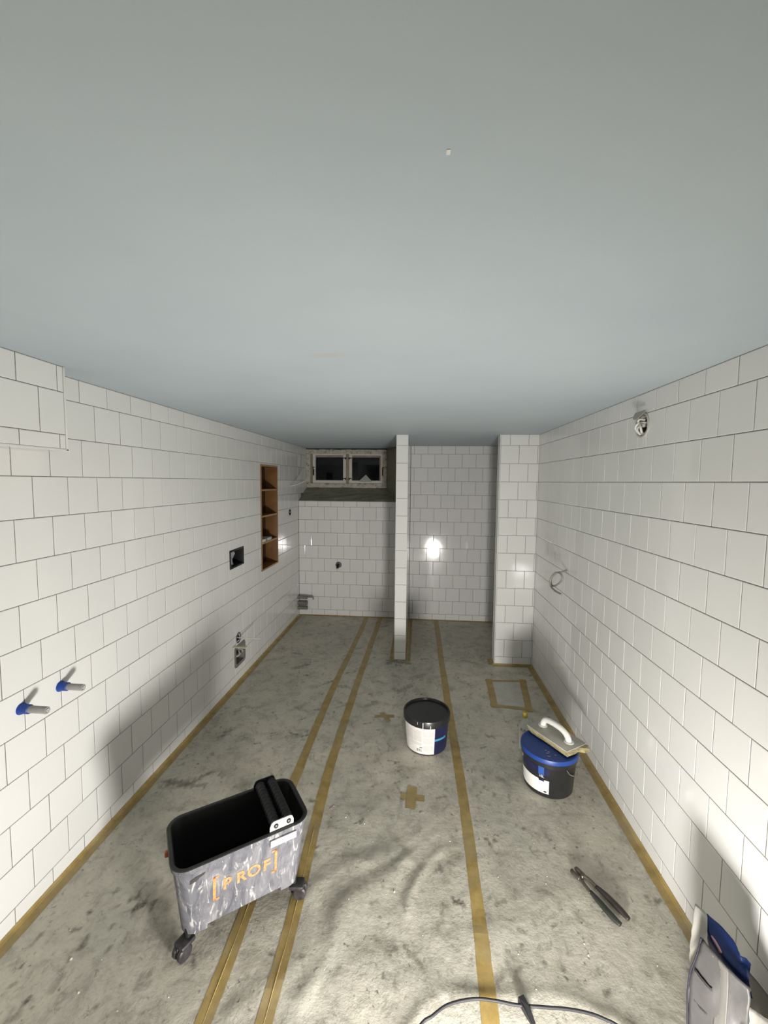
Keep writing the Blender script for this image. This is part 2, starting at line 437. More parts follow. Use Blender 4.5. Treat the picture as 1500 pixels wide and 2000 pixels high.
# rucks in the floor covering: polyline of pixels, height (m), half width (m)
RUCKS = [([(560, 1955), (650, 1830), (740, 1735), (790, 1670)], .0072, .042), ([(800, 1755), (838, 1700), (860, 1660)], .0055, .024),
         ([(610, 1760), (700, 1690), (760, 1640)], .004, .05), ([(690, 1600), (760, 1560), (830, 1500)], .004, .05),
         ([(960, 1850), (1060, 1790), (1130, 1700)], .004, .06), ([(450, 1985), (540, 1900), (590, 1850)], .005, .035)]
RUCKS = [([fpt(*q) for q in P], h_, w_) for P, h_, w_ in RUCKS]
def segdist(x, y, P):
    d = np.full(x.shape, 9.)
    for (ax, ay), (bx_, by_) in zip(P, P[1:]):
        L2 = (bx_-ax)**2+(by_-ay)**2
        t = np.clip(((x-ax)*(bx_-ax)+(y-ay)*(by_-ay))/L2, 0, 1)
        d = np.minimum(d, np.hypot(x-ax-t*(bx_-ax), y-ay-t*(by_-ay)))
    return d
def fh(x, y):
    """height of the floor covering"""
    x = np.asarray(x, float); y = np.asarray(y, float)
    xw = x+.03*np.sin(9*y+1)+.02*np.sin(17*x+4*y); yw = y+.03*np.sin(8*x+2)+.02*np.sin(15*y-6*x)
    a = sum(k*np.sin(f_*(math.cos(t)*xw+math.sin(t)*yw)+p) for f_, t, p, k in WAVES)/6
    b = sum(k*np.sin(f_*(math.cos(t)*xw+math.sin(t)*yw)+p) for f_, t, p, k in FINE)/6
    near = 1/(1+np.exp((y-2.3)/.25))*np.exp(-((x-.05)/.75)**2)
    edge = np.clip(np.minimum(x-XL, XR-x)/.12, 0, 1)
    h_ = (a*(.0007+.0019*near)+b*(.00015+.0006*near))*edge
    for P, hh, ww in RUCKS: h_ = h_+hh*(.72+.28*np.sin(19*xw+11*yw+hh*3000))*np.exp(-(segdist(xw, yw, P)/ww)**2)
    return h_
def fz(x, y): return float(fh(np.array([x]), np.array([y]))[0])
# smears and footprints, plus painted-in shade beside a ruck, seen in the photograph: pixel start, pixel end, half width m, darkness
SM = [((330, 1527), (365, 1532), .022, .55), ((365, 1533), (412, 1508), .012, .5), ((350, 1533), (400, 1534), .014, .45),
      ((258, 1755), (272, 1748), .010, .6), ((264, 1778), (276, 1765), .016, .75), ((292, 1772), (300, 1764), .012, .6), ((172, 1783), (178, 1782), .006, .8),
      ((155, 1850), (170, 1835), .012, .6), ((60, 1845), (80, 1825), .008, .5), ((40, 1890), (43, 1886), .006, .8), ((50, 1955), (58, 1950), .008, .7),
      ((20, 1990), (30, 1980), .012, .45), ((300, 1815), (330, 1840), .03, .35), ((275, 1920), (285, 1910), .018, .4), ((100, 1930), (120, 1915), .012, .35),
      ((886, 1757), (905, 1768), .008, .75), ((895, 1755), (897, 1764), .006, .7), ((865, 1766), (868, 1770), .007, .6), ((965, 1765), (985, 1760), .008, .5),
      ((925, 1770), (932, 1774), .008, .7), ((855, 1690), (862, 1702), .012, .5), ((590, 1480), (602, 1470), .02, .25), ((760, 1290), (800, 1296), .02, .6),
      ((758, 1295), (768, 1292), .02, .5), ((825, 1288), (835, 1287), .01, .5), ((780, 1350), (800, 1340), .025, .4), ((805, 1325), (825, 1318), .03, .3),
      ((660, 1340), (672, 1342), .02, .4), ((575, 1305), (600, 1298), .02, .45), ((430, 1440), (450, 1425), .02, .4), ((460, 1390), (475, 1380), .015, .35),
      ((572, 1275), (588, 1278), .012, .5), ((632, 1336), (652, 1330), .012, .4), ((690, 1268), (705, 1266), .01, .45), ((745, 1225), (757, 1222), .01, .5),
      ((950, 1437), (962, 1440), .012, .5), ((890, 1450), (893, 1460), .012, .4), ((975, 1520), (985, 1525), .012, .35), ((1040, 1300), (1042, 1306), .008, .6),
      ((1010, 1290), (1030, 1295), .02, .35), ((1060, 1880), (1064, 1884), .006, .5), ((700, 1860), (760, 1850), .03, .25), ((760, 1690), (720, 1720), .03, .2),  # last mark: shade beside the long ruck, put into the floor colour
      ((905, 1290), (930, 1296), .02, .35), ((860, 1340), (880, 1345), .03, .25), ((715, 1380), (735, 1372), .02, .3), ((560, 1440), (585, 1436), .02, .3)]
NXF, NYF = 350, 560
gx = np.linspace(XL-.03, XR+.03, NXF); gy = np.concatenate([np.linspace(Y0-.02, .95, 40)[:-1], np.linspace(.95, 4.74, NYF-39)])
GX, GY = np.meshgrid(gx, gy); GZ = fh(GX, GY); GZ[0, :] = 0
V = np.stack([GX, GY, GZ], -1).reshape(-1, 3)
idx = np.arange(NXF*NYF).reshape(NYF, NXF)
Q = np.stack([idx[:-1, :-1], idx[:-1, 1:], idx[1:, 1:], idx[1:, :-1]], -1).reshape(-1, 4)
me = bpy.data.meshes.new('floor'); me.from_pydata(V.tolist(), [], Q.tolist()); me.update()
me.polygons.foreach_set('use_smooth', [True]*len(me.polygons))
st = np.zeros(NXF*NYF); xs, ys = V[:, 0], V[:, 1]
wob = .006*np.sin(190*xs+60*ys)+.006*np.sin(150*ys-90*xs+1)+.004*np.sin(310*xs+2)
for a, b, wd, dk in SM:
    d = segdist(xs, ys, [fpt(*a), fpt(b[0], b[1])])+wob*min(1, wd/.015)
    st = np.maximum(st, dk*np.clip(1.4-d/wd, 0, 1)**.7)
for _ in range(520):
    x0, y0 = rs.uniform(XL+.05, XR-.05), 1.0+3.6*rs.uniform(0, 1); a = rs.uniform(0, math.pi); L_ = rs.exponential(.018); wd = rs.uniform(.003, .010); dk = rs.uniform(.15, .6)
    sel = (np.abs(xs-x0) < .12) & (np.abs(ys-y0) < .12)
    d = segdist(xs[sel], ys[sel], [(x0, y0), (x0+L_*math.cos(a)+.001, y0+L_*math.sin(a))])+.5*wob[sel]
    st[sel] = np.maximum(st[sel], dk*np.clip(1.4-d/wd, 0, 1))
at = me.attributes.new('stain', 'FLOAT', 'POINT'); at.data.foreach_set('value', st.astype(np.float32))
t = NT('dusty_floor_covering'); c = t.coord()
n1 = t.noise(1.7, 5, .6, c); n2 = t.noise(9, 6, .7, c, .6); n3 = t.noise(55, 5, .7, c); n4 = t.noise(22, 5, .75, c, 1.2)
r1 = t.ramp(n1, 0, [(.32, lin(190, 187, 174)), (.68, lin(212, 204, 189))])
r2 = t.ramp(n2, 0, [(.32, (.50, .49, .46)), (.50, (.92, .92, .91)), (.75, (1.10, 1.09, 1.07))])
mm = t.node('ShaderNodeMix', data_type='RGBA', blend_type='MULTIPLY'); mm.inputs[0].default_value = .75
t.link(r1, 0, mm, 6); t.link(r2, 0, mm, 7)
r4 = t.ramp(n4, 0, [(.55, (0, 0, 0)), (.72, (.6, .6, .6))]); m2 = t.mix((r4, 0), (mm, 2), lin(108, 104, 92))
r3 = t.ramp(n3, 0, [(.35, (.86, .86, .86)), (.7, (1.08, 1.08, 1.08))]); m3 = t.node('ShaderNodeMix', data_type='RGBA', blend_type='MULTIPLY'); m3.inputs[0].default_value = .6
t.link(m2, 2, m3, 6); t.link(r3, 0, m3, 7)
ab = t.node('ShaderNodeAttribute', attribute_name='stain'); ns = t.noise(120, 3, .7, c)
rn = t.ramp(ns, 0, [(.3, (.5, .5, .5)), (.6, (1, 1, 1))]); ml = t.node('ShaderNodeMath', operation='MULTIPLY'); t.link(ab, 'Fac', ml, 0); t.link(rn, 0, ml, 1); ml2 = t.node('ShaderNodeMath', operation='MULTIPLY', use_clamp=True); ml2.inputs[1].default_value = 1.2; t.link(ml, 0, ml2, 0); ml = ml2
n5 = t.noise(40, 3, .6, c, .5); r5 = t.ramp(n5, 0, [(.625, (0, 0, 0)), (.70, (.75, .75, .75))]); n6 = t.noise(3.1, 3, .6, c); r6 = t.ramp(n6, 0, [(.42, (.1, .1, .1)), (.6, (1, 1, 1))])
sp = t.node('ShaderNodeMath', operation='MULTIPLY'); t.link(r5, 0, sp, 0); t.link(r6, 0, sp, 1)
mp5 = t.mix((sp, 0), (m3, 2), lin(74, 68, 56)); m4 = t.mix((ml, 0), (mp5, 2), lin(62, 56, 46)); t.link(m4, 2, t.b, 'Base Color')
t.b.inputs['Roughness'].default_value = .55; t.b.inputs['Specular IOR Level'].default_value = .35
nb = t.noise(38, 6, .7, c); t.bump(nb, 0, .5, .005)
me.materials.append(t.m); fl = bpy.data.objects.new('floor', me); link(fl)
struct(fl, 'dusty grey-green protected floor covered in grout dust and smears', 'floor')
V, Fs = [], []
for i in range(170):
    x, y = rs.uniform(-1.3, .93), 1.05+3.2*rs.uniform(0, 1)**1.5; z = fz(x, y); s = rs.uniform(.0015, .0042)*(1.5 if rs.rand() < .1 else 1)
    if min(abs(x+.62), abs(x+.45), abs(x-.235)) < .045 or (abs(x+.64) < .33 and abs(y-1.4) < .3) or math.hypot(x-.066, y-2.418) < .16 or math.hypot(x-.703, y-2.15) < .18: continue
    n0 = len(V); a = rs.uniform(0, 6.28)
    for k in range(4): V.append((x+s*math.cos(a+k*1.57)*rs.uniform(.6, 1.2), y+s*math.sin(a+k*1.57)*rs.uniform(.6, 1.2), z-.0004))
    V.append((x+rs.uniform(-.3, .3)*s, y, z+s*rs.uniform(.4, .9)))
    Fs += [(n0+k, n0+(k+1) % 4, n0+4) for k in range(4)]
tag(mesh('grout_crumb', V, Fs, mat('pale_crumb', lin(206, 202, 190), .5, var=.1)), 'pale crumbs of dried grout scattered over the floor', 'crumbs', kind='stuff')

# ------------------------------------------------------------------ masking tape
t = NT('amber_masking_tape'); c = t.coord(); n = t.noise(14, 5, .65, c); r = t.ramp(n, 0, [(.32, lin(142, 118, 64)), (.68, lin(176, 152, 94))])
n2 = t.noise(40, 4, .7, c); r2 = t.ramp(n2, 0, [(.62, (0, 0, 0)), (.74, (.6, .6, .6))]); m = t.mix((r2, 0), (r, 0), lin(92, 76, 40))
nw = t.noise(3.3, 6, .75, c); rw = t.ramp(nw, 0, [(.48, (0, 0, 0)), (.66, (.65, .65, .65))]); mw = t.mix((rw, 0), (m, 2), lin(160, 148, 118)); t.link(mw, 2, t.b, 'Base Color')
t.b.inputs['Roughness'].default_value = .45; t.bump(n, 0, .2, .002); TAPE = t.m
t = NT('worn_masking_tape'); c = t.coord(); n = t.noise(11, 6, .7, c); r = t.ramp(n, 0, [(.35, lin(150, 130, 88)), (.5, lin(160, 140, 92)), (.72, lin(170, 164, 144))]); t.link(r, 0, t.b, 'Base Color')
t.b.inputs['Roughness'].default_value = .6; TAPE2 = t.m
def tape(pts, wd, label, group='tape strips along the floor', m=TAPE, ridge=None, lift=.0007, prof=None, k=None, name='masking_tape'):
    """strip that follows the floor; prof = (offset, height) across, else flat"""
    P = spline([(x, y, 0) for x, y in pts], 6) if len(pts) > 2 else [Vector((*pts[0], 0)), Vector((*pts[1], 0))]
    S = [P[0]]
    for a, b in zip(P, P[1:]):
        nseg = max(1, int((b-a).length/.02))
        S += [a.lerp(b, (i+1)/nseg) for i in range(nseg)]
    V, Fs = [], []; rr = random.Random(int(abs(pts[0][0]*1000)+abs(pts[-1][1]*777)))
    pr_ = prof or [(-.5*wd, 0), (-.25*wd, 0), (-.025*wd, 0), (0, 0), (.025*wd, 0), (.25*wd, 0), (.5*wd, 0)]; K = len(pr_)
    jl = jr = 0
    for i, p in enumerate(S):
        d = (S[min(i+1, len(S)-1)]-S[max(i-1, 0)]).normalized(); nn = Vector((-d.y, d.x, 0))
        jl = .8*jl+rr.gauss(0, .0006); jr = .8*jr+rr.gauss(0, .0006)
        for j, (o_, z_) in enumerate(pr_):
            oo = o_+(jl if j == 0 and not prof else jr if j == K-1 else 0); q = p+nn*oo
            zz = fz(q.x, q.y)+lift+z_
            if ridge and j == 3 and q.y < ridge: zz += .0009+.0005*math.sin(q.y*23)
            V.append((q.x, q.y, zz))
    for i in range(len(S)-1):
        for j in range(K-1): Fs.append((i*K+j, i*K+j+1, (i+1)*K+j+1, (i+1)*K+j))
    o = mesh(name, V, Fs, m, smooth=False); tag(o, label, 'tape', group); return o
tape([(-.606, .95), (-.612, 1.344), (-.632, 1.75), (-.637, 2.3), (-.636, 3.012), (-.60, 4.1), (-.592, 4.69)], .050, 'amber tape strip down the floor nearest the left wall, running under the grey tub', m=TAPE, ridge=1.6)
tape([(-.43, .95), (-.433, 1.344), (-.458, 1.796), (-.471, 2.23), (-.462, 3.1), (-.431, 4.54), (-.425, 4.69)], .052, 'amber tape strip down the floor between the grey tub and the cross of tape', m=TAPE, ridge=1.75)
tape([(.222, .9), (.236, 1.25), (.242, 1.6), (.243, 1.99), (.236, 2.44), (.22, 3.6), (.216, 4.67)], .050, 'amber tape strip down the floor beside the black lidded bucket into the shower')
PW = [(.0, .013), (.004, .006), (.012, .0012), (.024, 0), (.042, 0)]
NEG = [(-a, b) for a, b in PW]
tape([(XL+.001, .8), (XL+.001, D1)], .04, 'amber tape sealing the floor joint along the left wall', 'tape along the walls', prof=NEG)
tape([(XR-.001, .8), (XR-.001, YF)], .04, 'amber tape sealing the floor joint along the right wall', 'tape along the walls', prof=PW)
tape([(XL+.04, D1-.001), (PX0, D1-.001)], .02, 'thin amber tape at the foot of the wall under the window', 'tape along the walls', prof=[(-a*.5, b*.6) for a, b in PW])
tape([(PX1+.04, D2-.001), (XR, D2-.001)], .02, 'thin amber tape at the foot of the shower back wall', 'tape along the walls', prof=[(-a*.4, b*.6) for a, b in PW])
tape([(PX1+.001, YF-.02), (PX1+.001, D2)], .04, 'amber tape along the right foot of the thin partition', 'tape along the walls', prof=NEG)
tape([(PX0-.001, YF-.02), (PX0-.001, D1)], .04, 'amber tape along the left foot of the thin partition', 'tape along the walls', prof=PW)
tape([(NX0-.01, YF-.001), (XR, YF-.001)], .03, 'stained amber tape along the foot of the nib wall', 'tape along the walls', prof=[(-a*.8, b) for a, b in PW])
tape([(NX0-.001, YF-.01), (NX0-.001, NY1+.02)], .04, 'short amber tape on the shower side of the nib wall', 'tape along the walls', prof=PW)
# rectangle of tape around a pale sheet
c4 = [fpt(955, 1330), fpt(1021, 1331), fpt(1033, 1386), fpt(966, 1378)]
bm = bmesh.new(); cc = [fpt(956, 1329), fpt(1016, 1330), fpt(1030, 1382), fpt(966, 1376)]
vs = [bm.verts.new((x, y, .0026)) for x, y in cc]; f = bm.faces.new(vs); bmesh.ops.subdivide_edges(bm, edges=bm.edges[:], cuts=8, use_grid_fill=True)
for v in bm.verts: v.co.z = fz(v.co.x, v.co.y)+.0012
tag(bmobj('paper_sheet', bm, mat('pale_dusty_sheet', lin(186, 186, 176), .6, var=.12, vscale=18)), 'pale sheet taped flat to the floor near the nib wall', 'sheet')
for (a, b, wd, lb) in ((c4[0], c4[3], .048, 'left edge'), (c4[1], c4[2], .050, 'right edge'), (c4[0], c4[1], .030, 'far edge'), (c4[3], c4[2], .036, 'near edge')):
    e = Vector((b[0]-a[0], b[1]-a[1])).normalized()*.03
    tape([(a[0]-e.x, a[1]-e.y), (b[0]+e.x, b[1]+e.y)], wd, f'amber tape holding the {lb} of the pale floor sheet', 'tape around the floor sheet', lift=.0022)
tape([fpt(806, 1537), fpt(801, 1580)], .05, 'lengthwise piece of the amber tape cross on the floor', 'tape cross', m=TAPE, lift=.0016)
tape([fpt(783, 1555), fpt(829, 1560)], .04, 'crosswise piece of the amber tape cross on the floor', 'tape cross', m=TAPE, lift=.0009)
tape([fpt(732, 1399), fpt(770, 1399)], .035, 'torn scrap of tape on the floor left of the black bucket, lying crosswise', 'tape scraps', m=TAPE2)
tape([fpt(746, 1392), fpt(760, 1410)], .035, 'torn scrap of tape on the floor left of the black bucket, lying lengthwise', 'tape scraps', m=TAPE2, lift=.0014)

# ------------------------------------------------------------------ work lamp on the floor, just below the frame
lp = empty('work_lamp', (LAMP_POS.x, LAMP_POS.y, 0), LAMP_YAW)
tag(lp, 'round work lamp on the floor in front of the photographer', 'lamp')
BLK = mat('black_plastic', lin(30, 30, 31), .45, var=.15)
DARKM = mat('dark_metal', lin(60, 60, 62), .4, .8)
hz = LAMP_POS.z; R90 = Matrix.Rotation(math.radians(-90), 4, 'X')
hs = lathe('housing', [(0, -.06), (.09, -.06), (.13, -.05), (.148, -.005), (.148, .004), (.140, .004), (.140, -.004), (0, -.004)], BLK, lp)
TILT = LAMP_TILT
hs.matrix_local = Matrix.Translation((0, 0, hz)) @ Matrix.Rotation(TILT, 4, 'X') @ R90
tube('stand', [(-.165, 0, hz), (-.165, -.0, .006), (-.165, -.12, .006), (.165, -.12, .006), (.165, 0, .006), (.165, 0, hz)], .006, DARKM, lp)
for s in (-1, 1): tube('pivot', [(s*.140, 0, hz), (s*.175, 0, hz)], .012, BLK, lp)
ld = bpy.data.lights.new('lamp_light', 'AREA'); ld.shape = 'DISK'; ld.size = LAMP_SIZE; ld.energy = LAMP_W; ld.color = LAMP_COL
lo = bpy.data.objects.new('lamp_light', ld); link(lo, lp)
lo.matrix_local = Matrix.Translation((0, 0, hz)) @ Matrix.Rotation(TILT, 4, 'X') @ Matrix.Translation((0, .006, 0)) @ Matrix.Rotation(math.radians(90), 4, 'X')

# ------------------------------------------------------------------ power cord at the bottom edge
CORD = mat('dark_grey_cord', lin(24, 22, 27), .65)
arc = [(815, 2012), (845, 1984), (872, 1964), (905, 1954), (935, 1951), (970, 1955), (1010, 1963), (1060, 1967), (1110, 1971), (1150, 1979), (1180, 1990), (1215, 2010)]
P = []
for i, q in enumerate(arc):
    lf = .013+.004*math.sin(i*1.1); p = onfloor(*q, lf); P.append(p)
lx, ly = LAMP_POS.x, LAMP_POS.y
P = [Vector((-.42, -.7, .006)), Vector((-.30, .2, .006)), Vector((-.14, .72, .008)), Vector((-.07, .93, .01))] + P + [Vector((.70, 1.06, .009)), Vector((.72, .8, .007)), Vector((.62, .2, .006)), Vector((.6, -.6, .006))]
cord = empty('power_cord', P[8]); cord.location = (0, 0, 0)
tag(cord, 'dark power cord looping across the floor at the bottom edge', 'cord')
tube('cable', spline(P, 8), .0042, CORD, cord, 8)
a = onfloor(1022, 1957, .02); b = onfloor(1043, 2001, .012)
bm = bmesh.new(); d = (b-a); d.z = 0; d.normalize(); nn = Vector((-d.y, d.x, 0))
ring = [a-d*.012+nn*.010, a-d*.012-nn*.010, a+d*.02-nn*.009, b-nn*.006, b+nn*.006, a+d*.02+nn*.009]
lo_ = [bm.verts.new((p.x, p.y, .006)) for p in ring]; hi_ = [bm.verts.new((p.x, p.y, z)) for p, z in zip(ring, (.026, .026, .024, .013, .013, .024))]
bm.faces.new(lo_[::-1]); bm.faces.new(hi_)
for i in range(6): bm.faces.new((lo_[i], lo_[(i+1) % 6], hi_[(i+1) % 6], hi_[i]))
bmobj('cable_clip', bm, BLK, cord)

# ------------------------------------------------------------------ grey tub on castors with wringer rollers
TX, TY, TH = -.644, 1.386, .624
tub = empty('wash_tub', (TX, TY, 0), TH)
tag(tub, 'grout-smeared grey rectangular wash tub on castors with orange lettering', 'tub')
Lt, Wt, Lb, Wb, TZ, ZB = .467, .263, .403, .184, .340, .088
def rrect(L_, W_, r, z, n=7):
    out = []
    for cx, cy, a0 in ((L_/2-r, W_/2-r, 0), (-L_/2+r, W_/2-r, 90), (-L_/2+r, -W_/2+r, 180), (L_/2-r, -W_/2+r, 270)):
        for i in range(n):
            a = math.radians(a0+90*i/(n-1)); out.append((cx+r*math.cos(a), cy+r*math.sin(a), z))
    return out
def sec(z, off=0., r=.05):
    f_ = (z-.072)/(TZ-.072); return rrect(Lb+(Lt-.014-Lb)*f_+2*off, Wb+(Wt-.014-Wb)*f_+2*off, max(.01, r+off), z)
t = NT('grout_smeared_grey_plastic'); c = t.coord((1, 1, .35)); n = t.noise(16, 6, .72, c, 1.4)
r = t.ramp(n, 0, [(.30, lin(62, 62, 68)), (.46, lin(90, 90, 96)), (.60, lin(110, 109, 113)), (.74, lin(150, 148, 146))])
c2 = t.coord((1, 1, .22)); wv = t.noise(60, 3, .6, c2, .8); r2 = t.ramp(wv, 0, [(.58, (0, 0, 0)), (.68, (.8, .8, .8))]); m = t.mix((r2, 0), (r, 0), lin(176, 174, 170))
t.link(m, 2, t.b, 'Base Color'); t.b.inputs['Roughness'].default_value = .5; t.bump(n, 0, .3, .002); TUBO = t.m
TUBI = mat('black_tub_plastic', lin(27, 27, 26), .55, var=.2)
TUBR = mat('dark_grey_tub_rim', lin(44, 44, 42), .5, var=.25)
loops = [sec(ZB, -.012), sec(ZB), sec(.10), sec(.16), sec(.22), sec(.28), sec(.318), sec(.320, .006), sec(TZ-.002, .007), sec(TZ, .004), sec(TZ, -.006), sec(TZ-.004, -.009), sec(.28, -.008), sec(.2, -.008), sec(.105, -.010), sec(.100, -.018)]
mis = [0, 0, 0, 0, 0, 0, 0, 0, 2, 2, 2, 1, 1, 1, 1]
V = [p for lp_ in loops for p in lp_]; K = len(loops[0]); Fs, MI = [], []
for i in range(len(loops)-1):
    for k in range(K): Fs.append((i*K+k, i*K+(k+1) % K, (i+1)*K+(k+1) % K, (i+1)*K+k)); MI.append(mis[i])
Fs.append(tuple(range(K))[::-1]); MI.append(0); Fs.append(tuple((len(loops)-1)*K+k for k in range(K))); MI.append(1)
o = mesh('body', V, Fs, [TUBO, TUBI, TUBR], tub, smooth=True, mi=MI); o.data.set_sharp_from_angle(angle=math.radians(35))
for s in (-1, 1):                        # the skirt is lower at both ends
    V, Fs = [], []; hi = [p for p in sec(ZB)]; 
    pts = [p for p in hi if p[0]*s > .10]; pts.sort(key=lambda p: math.atan2(p[1], (p[0]*s-.10)))
    e0 = (s*.125, pts[0][1], ZB); e1 = (s*.125, pts[-1][1], ZB); loop = [e0]+pts+[e1]
    n = len(loop); V = [(x, y, ZB) for x, y, z in loop]+[(x*.995+s*(.0025 if i in (0, n-1) else 0), y*.985, .072) for i, (x, y, z) in enumerate(loop)]
    Fs = [(i, (i+1) % n, n+(i+1) % n, n+i) for i in range(n)]+[tuple(range(n)), tuple(range(n, 2*n))[::-1]]
    o = mesh('skirt', V, Fs, TUBO, tub)
    bm = bmesh.new(); bm.from_mesh(o.data); bmesh.ops.recalc_face_normals(bm, faces=bm.faces); bm.to_mesh(o.data); bm.free()
# lettering on the front face
ORG = mat('orange_print', lin(184, 124, 76), .6, var=.4, vscale=90)
TL = math.atan2((Wt-.014-Wb)/2, TZ-.072)
def face_pt(a, z, off=.0012):
    f_ = (z-.072)/(TZ-.072); w_ = (Wb+(Wt-.014-Wb)*f_)/2; return Vector((a, -w_-off, z))
def stamp(name, V, Fs, a, z, m, sx=1.): return mesh(name, [face_pt(a+x*sx, z+y) for x, y, *_ in V], Fs, m, tub)
for ch, a in zip('PROF', (-.063, -.016, .027, .071)):
    V, Fs = text_geo(ch, .060, 0, .0016); stamp('letter', V, Fs, a, .2155, ORG, .95)
for s in (-1, 1):
    x0, x1 = s*.108, s*.099; V = [(x0, -.048), (x1, -.048), (x1, .047), (x0, .047)]
    V += [(x0, -.048), (s*.088, -.048), (s*.088, -.040), (x0, -.040), (x0, .040), (s*.088, .040), (s*.088, .047), (x0, .047)]
    stamp('bracket', V, [(0, 1, 2, 3), (4, 5, 6, 7), (8, 9, 10, 11)], 0, .2175, ORG)
stamp('dark_smudge', [(-.026, -.013), (-.008, -.010), (.004, -.002), (.018, .004), (.022, .012), (.004, .008), (-.010, .006), (-.024, .0)], [tuple(range(8))], -.152, .291, TUBR)
# wringer: two ribbed rollers between end plates
WR = mat('ribbed_black_rubber', lin(34, 34, 36), .55, var=.2)
STEEL = mat('pale_steel', lin(186, 184, 182), .38, .35, var=.06)
BOLT = mat('dark_bolt', lin(70, 66, 64), .4, .7)
for a in (.104, .150):
    prof = [(0, -.112)]; nb_ = 12
    for i in range(nb_*6+1):
        y = -.112+.228*i/(nb_*6); prof.append((.0140+.0055*max(0, math.sin(math.pi*2*i/6))**.6, y))
    prof.append((0, .116))
    o = lathe('roller', prof, WR, tub, n=20, smooth=60)
    o.matrix_local = Matrix.Translation((a, 0, .354)) @ R90
def plate(name, y, m, th=.004):
    bm = bmesh.new(); sh = [(.081, .336), (.168, .336), (.168, .358), (.163, .370), (.154, .374), (.098, .374), (.089, .370), (.082, .356)]
    A = [bm.verts.new((x, y, z)) for x, z in sh]; B = [bm.verts.new((x, y+th, z)) for x, z in sh]; n = len(sh)
    bm.faces.new(A); bm.faces.new(B[::-1])
    for i in range(n): bm.faces.new((A[i], A[(i+1) % n], B[(i+1) % n], B[i]))
    return bmobj(name, bm, m, tub)
pf = plate('end_plate', -.1185, STEEL); plate('end_plate', .1155, WR)
for a in (.104, .150):
    o = lathe('bolt', [(0, .005), (.005, .005), (.0075, .003), (.0075, 0), (.009, 0), (.009, -.001)], BOLT, pf, n=12)
    o.matrix_local = Matrix.Translation((a, -.1188, .356)) @ Matrix.Rotation(math.radians(90), 4, 'X')
V = [(-.047, -.017), (.047, -.017), (.047, .010), (-.047, .010)]
o = mesh('plate_hook', [face_pt(.128+x, .305+y, .009) for x, y in V]+[face_pt(.128+x, .305+y, .002) for x, y in V], [(0, 1, 2, 3), (7, 6, 5, 4), (0, 4, 5, 1), (1, 5, 6, 2), (2, 6, 7, 3), (3, 7, 4, 0)], STEEL, pf)
box('drain_plug', (-.243, .010, .292), (-.230, .026, .310), mat('orange_plug', lin(196, 104, 52), .5), tub, bev=.004)
# castors
GREYW = mat('grimy_castor', lin(44, 41, 43), .5, var=.6, vscale=45)
for px_, py_, dx_, dy_ in ((-.183, -.070, -.85, -.52), (.183, -.070, .85, -.52), (.165, .062, -.9, -.3), (-.150, .060, .9, .2)):
    cs = bpy.data.objects.new('castor', None); cs.empty_display_size = .02; link(cs, tub)
    cs.location = (px_, py_, 0); cs.rotation_euler = (0, 0, math.atan2(-dx_, dy_))
    tube('stem', [(0, 0, .05), (0, 0, .095)], .011, BLK, cs)
    for s in (-1, 1):
        o = lathe('wheel', [(0, -.009), (.021, -.009), (.0255, -.005), (.0255, .005), (.021, .009), (0, .009)], GREYW, cs, n=20)
        o.matrix_local = Matrix.Translation((s*.0125, .024, .0255)) @ Matrix.Rotation(math.pi/2, 4, 'Y')
    bm = bmesh.new(); bbox(bm, (-.023, -.014, .040), (.023, .040, .058), .007); bbox(bm, (-.003, -.01, .014), (.003, .044, .05), .001); bmobj('fork', bm, GREYW, cs, smooth=True, auto=40)

# ------------------------------------------------------------------ two round buckets
BKT = mat('black_bucket_plastic', lin(34, 34, 35), .32, var=.15)
def label_material(name, base, ink, sc):
    t = NT(name); c = t.coord(); n = t.noise(160, 2, .5, c)
    mp = t.coord((1, 1, sc)); wv = t.node('ShaderNodeTexWave', wave_type='BANDS', bands_direction='Z'); wv.inputs['Scale'].default_value = 22; wv.inputs['Distortion'].default_value = 0
    t.link(mp, 0, wv, 0); r1 = t.ramp(wv, 'Fac', [(.55, (0, 0, 0)), (.65, (1, 1, 1))]); r2 = t.ramp(n, 0, [(.42, (0, 0, 0)), (.52, (1, 1, 1))])
    nb = t.noise(16, 1, .5, t.coord((1, 1, .6))); r3 = t.ramp(nb, 0, [(.40, (0, 0, 0)), (.46, (.55, .55, .55))])
    m1 = t.node('ShaderNodeMath', operation='MULTIPLY'); t.link(r1, 0, m1, 0); t.link(r2, 0, m1, 1)
    m2 = t.node('ShaderNodeMath', operation='MULTIPLY'); t.link(m1, 0, m2, 0); t.link(r3, 0, m2, 1)
    m = t.mix((m2, 0), base, ink); t.link(m, 2, t.b, 'Base Color'); t.b.inputs['Roughness'].default_value = .45; return t.m
PAPER = mat('white_label', lin(224, 220, 216), .45, var=.02)
PRINT = label_material('printed_white_label', lin(224, 219, 215), lin(150, 145, 142), 4.)
NAVY = mat('navy_label', lin(26, 28, 62), .4, var=.35, vscale=25)
CYAN = mat('light_blue_stripe', lin(64, 138, 176), .45, var=.05)
BLUEL = mat('blue_lid_plastic', lin(24, 62, 138), .42, var=.08)
BLUES = mat('blue_label_stripe', lin(40, 82, 156), .45, var=.05)
INK = mat('black_ink', lin(40, 38, 40), .5)
DRIP = mat('white_drip', lin(226, 224, 220), .4, var=.03)
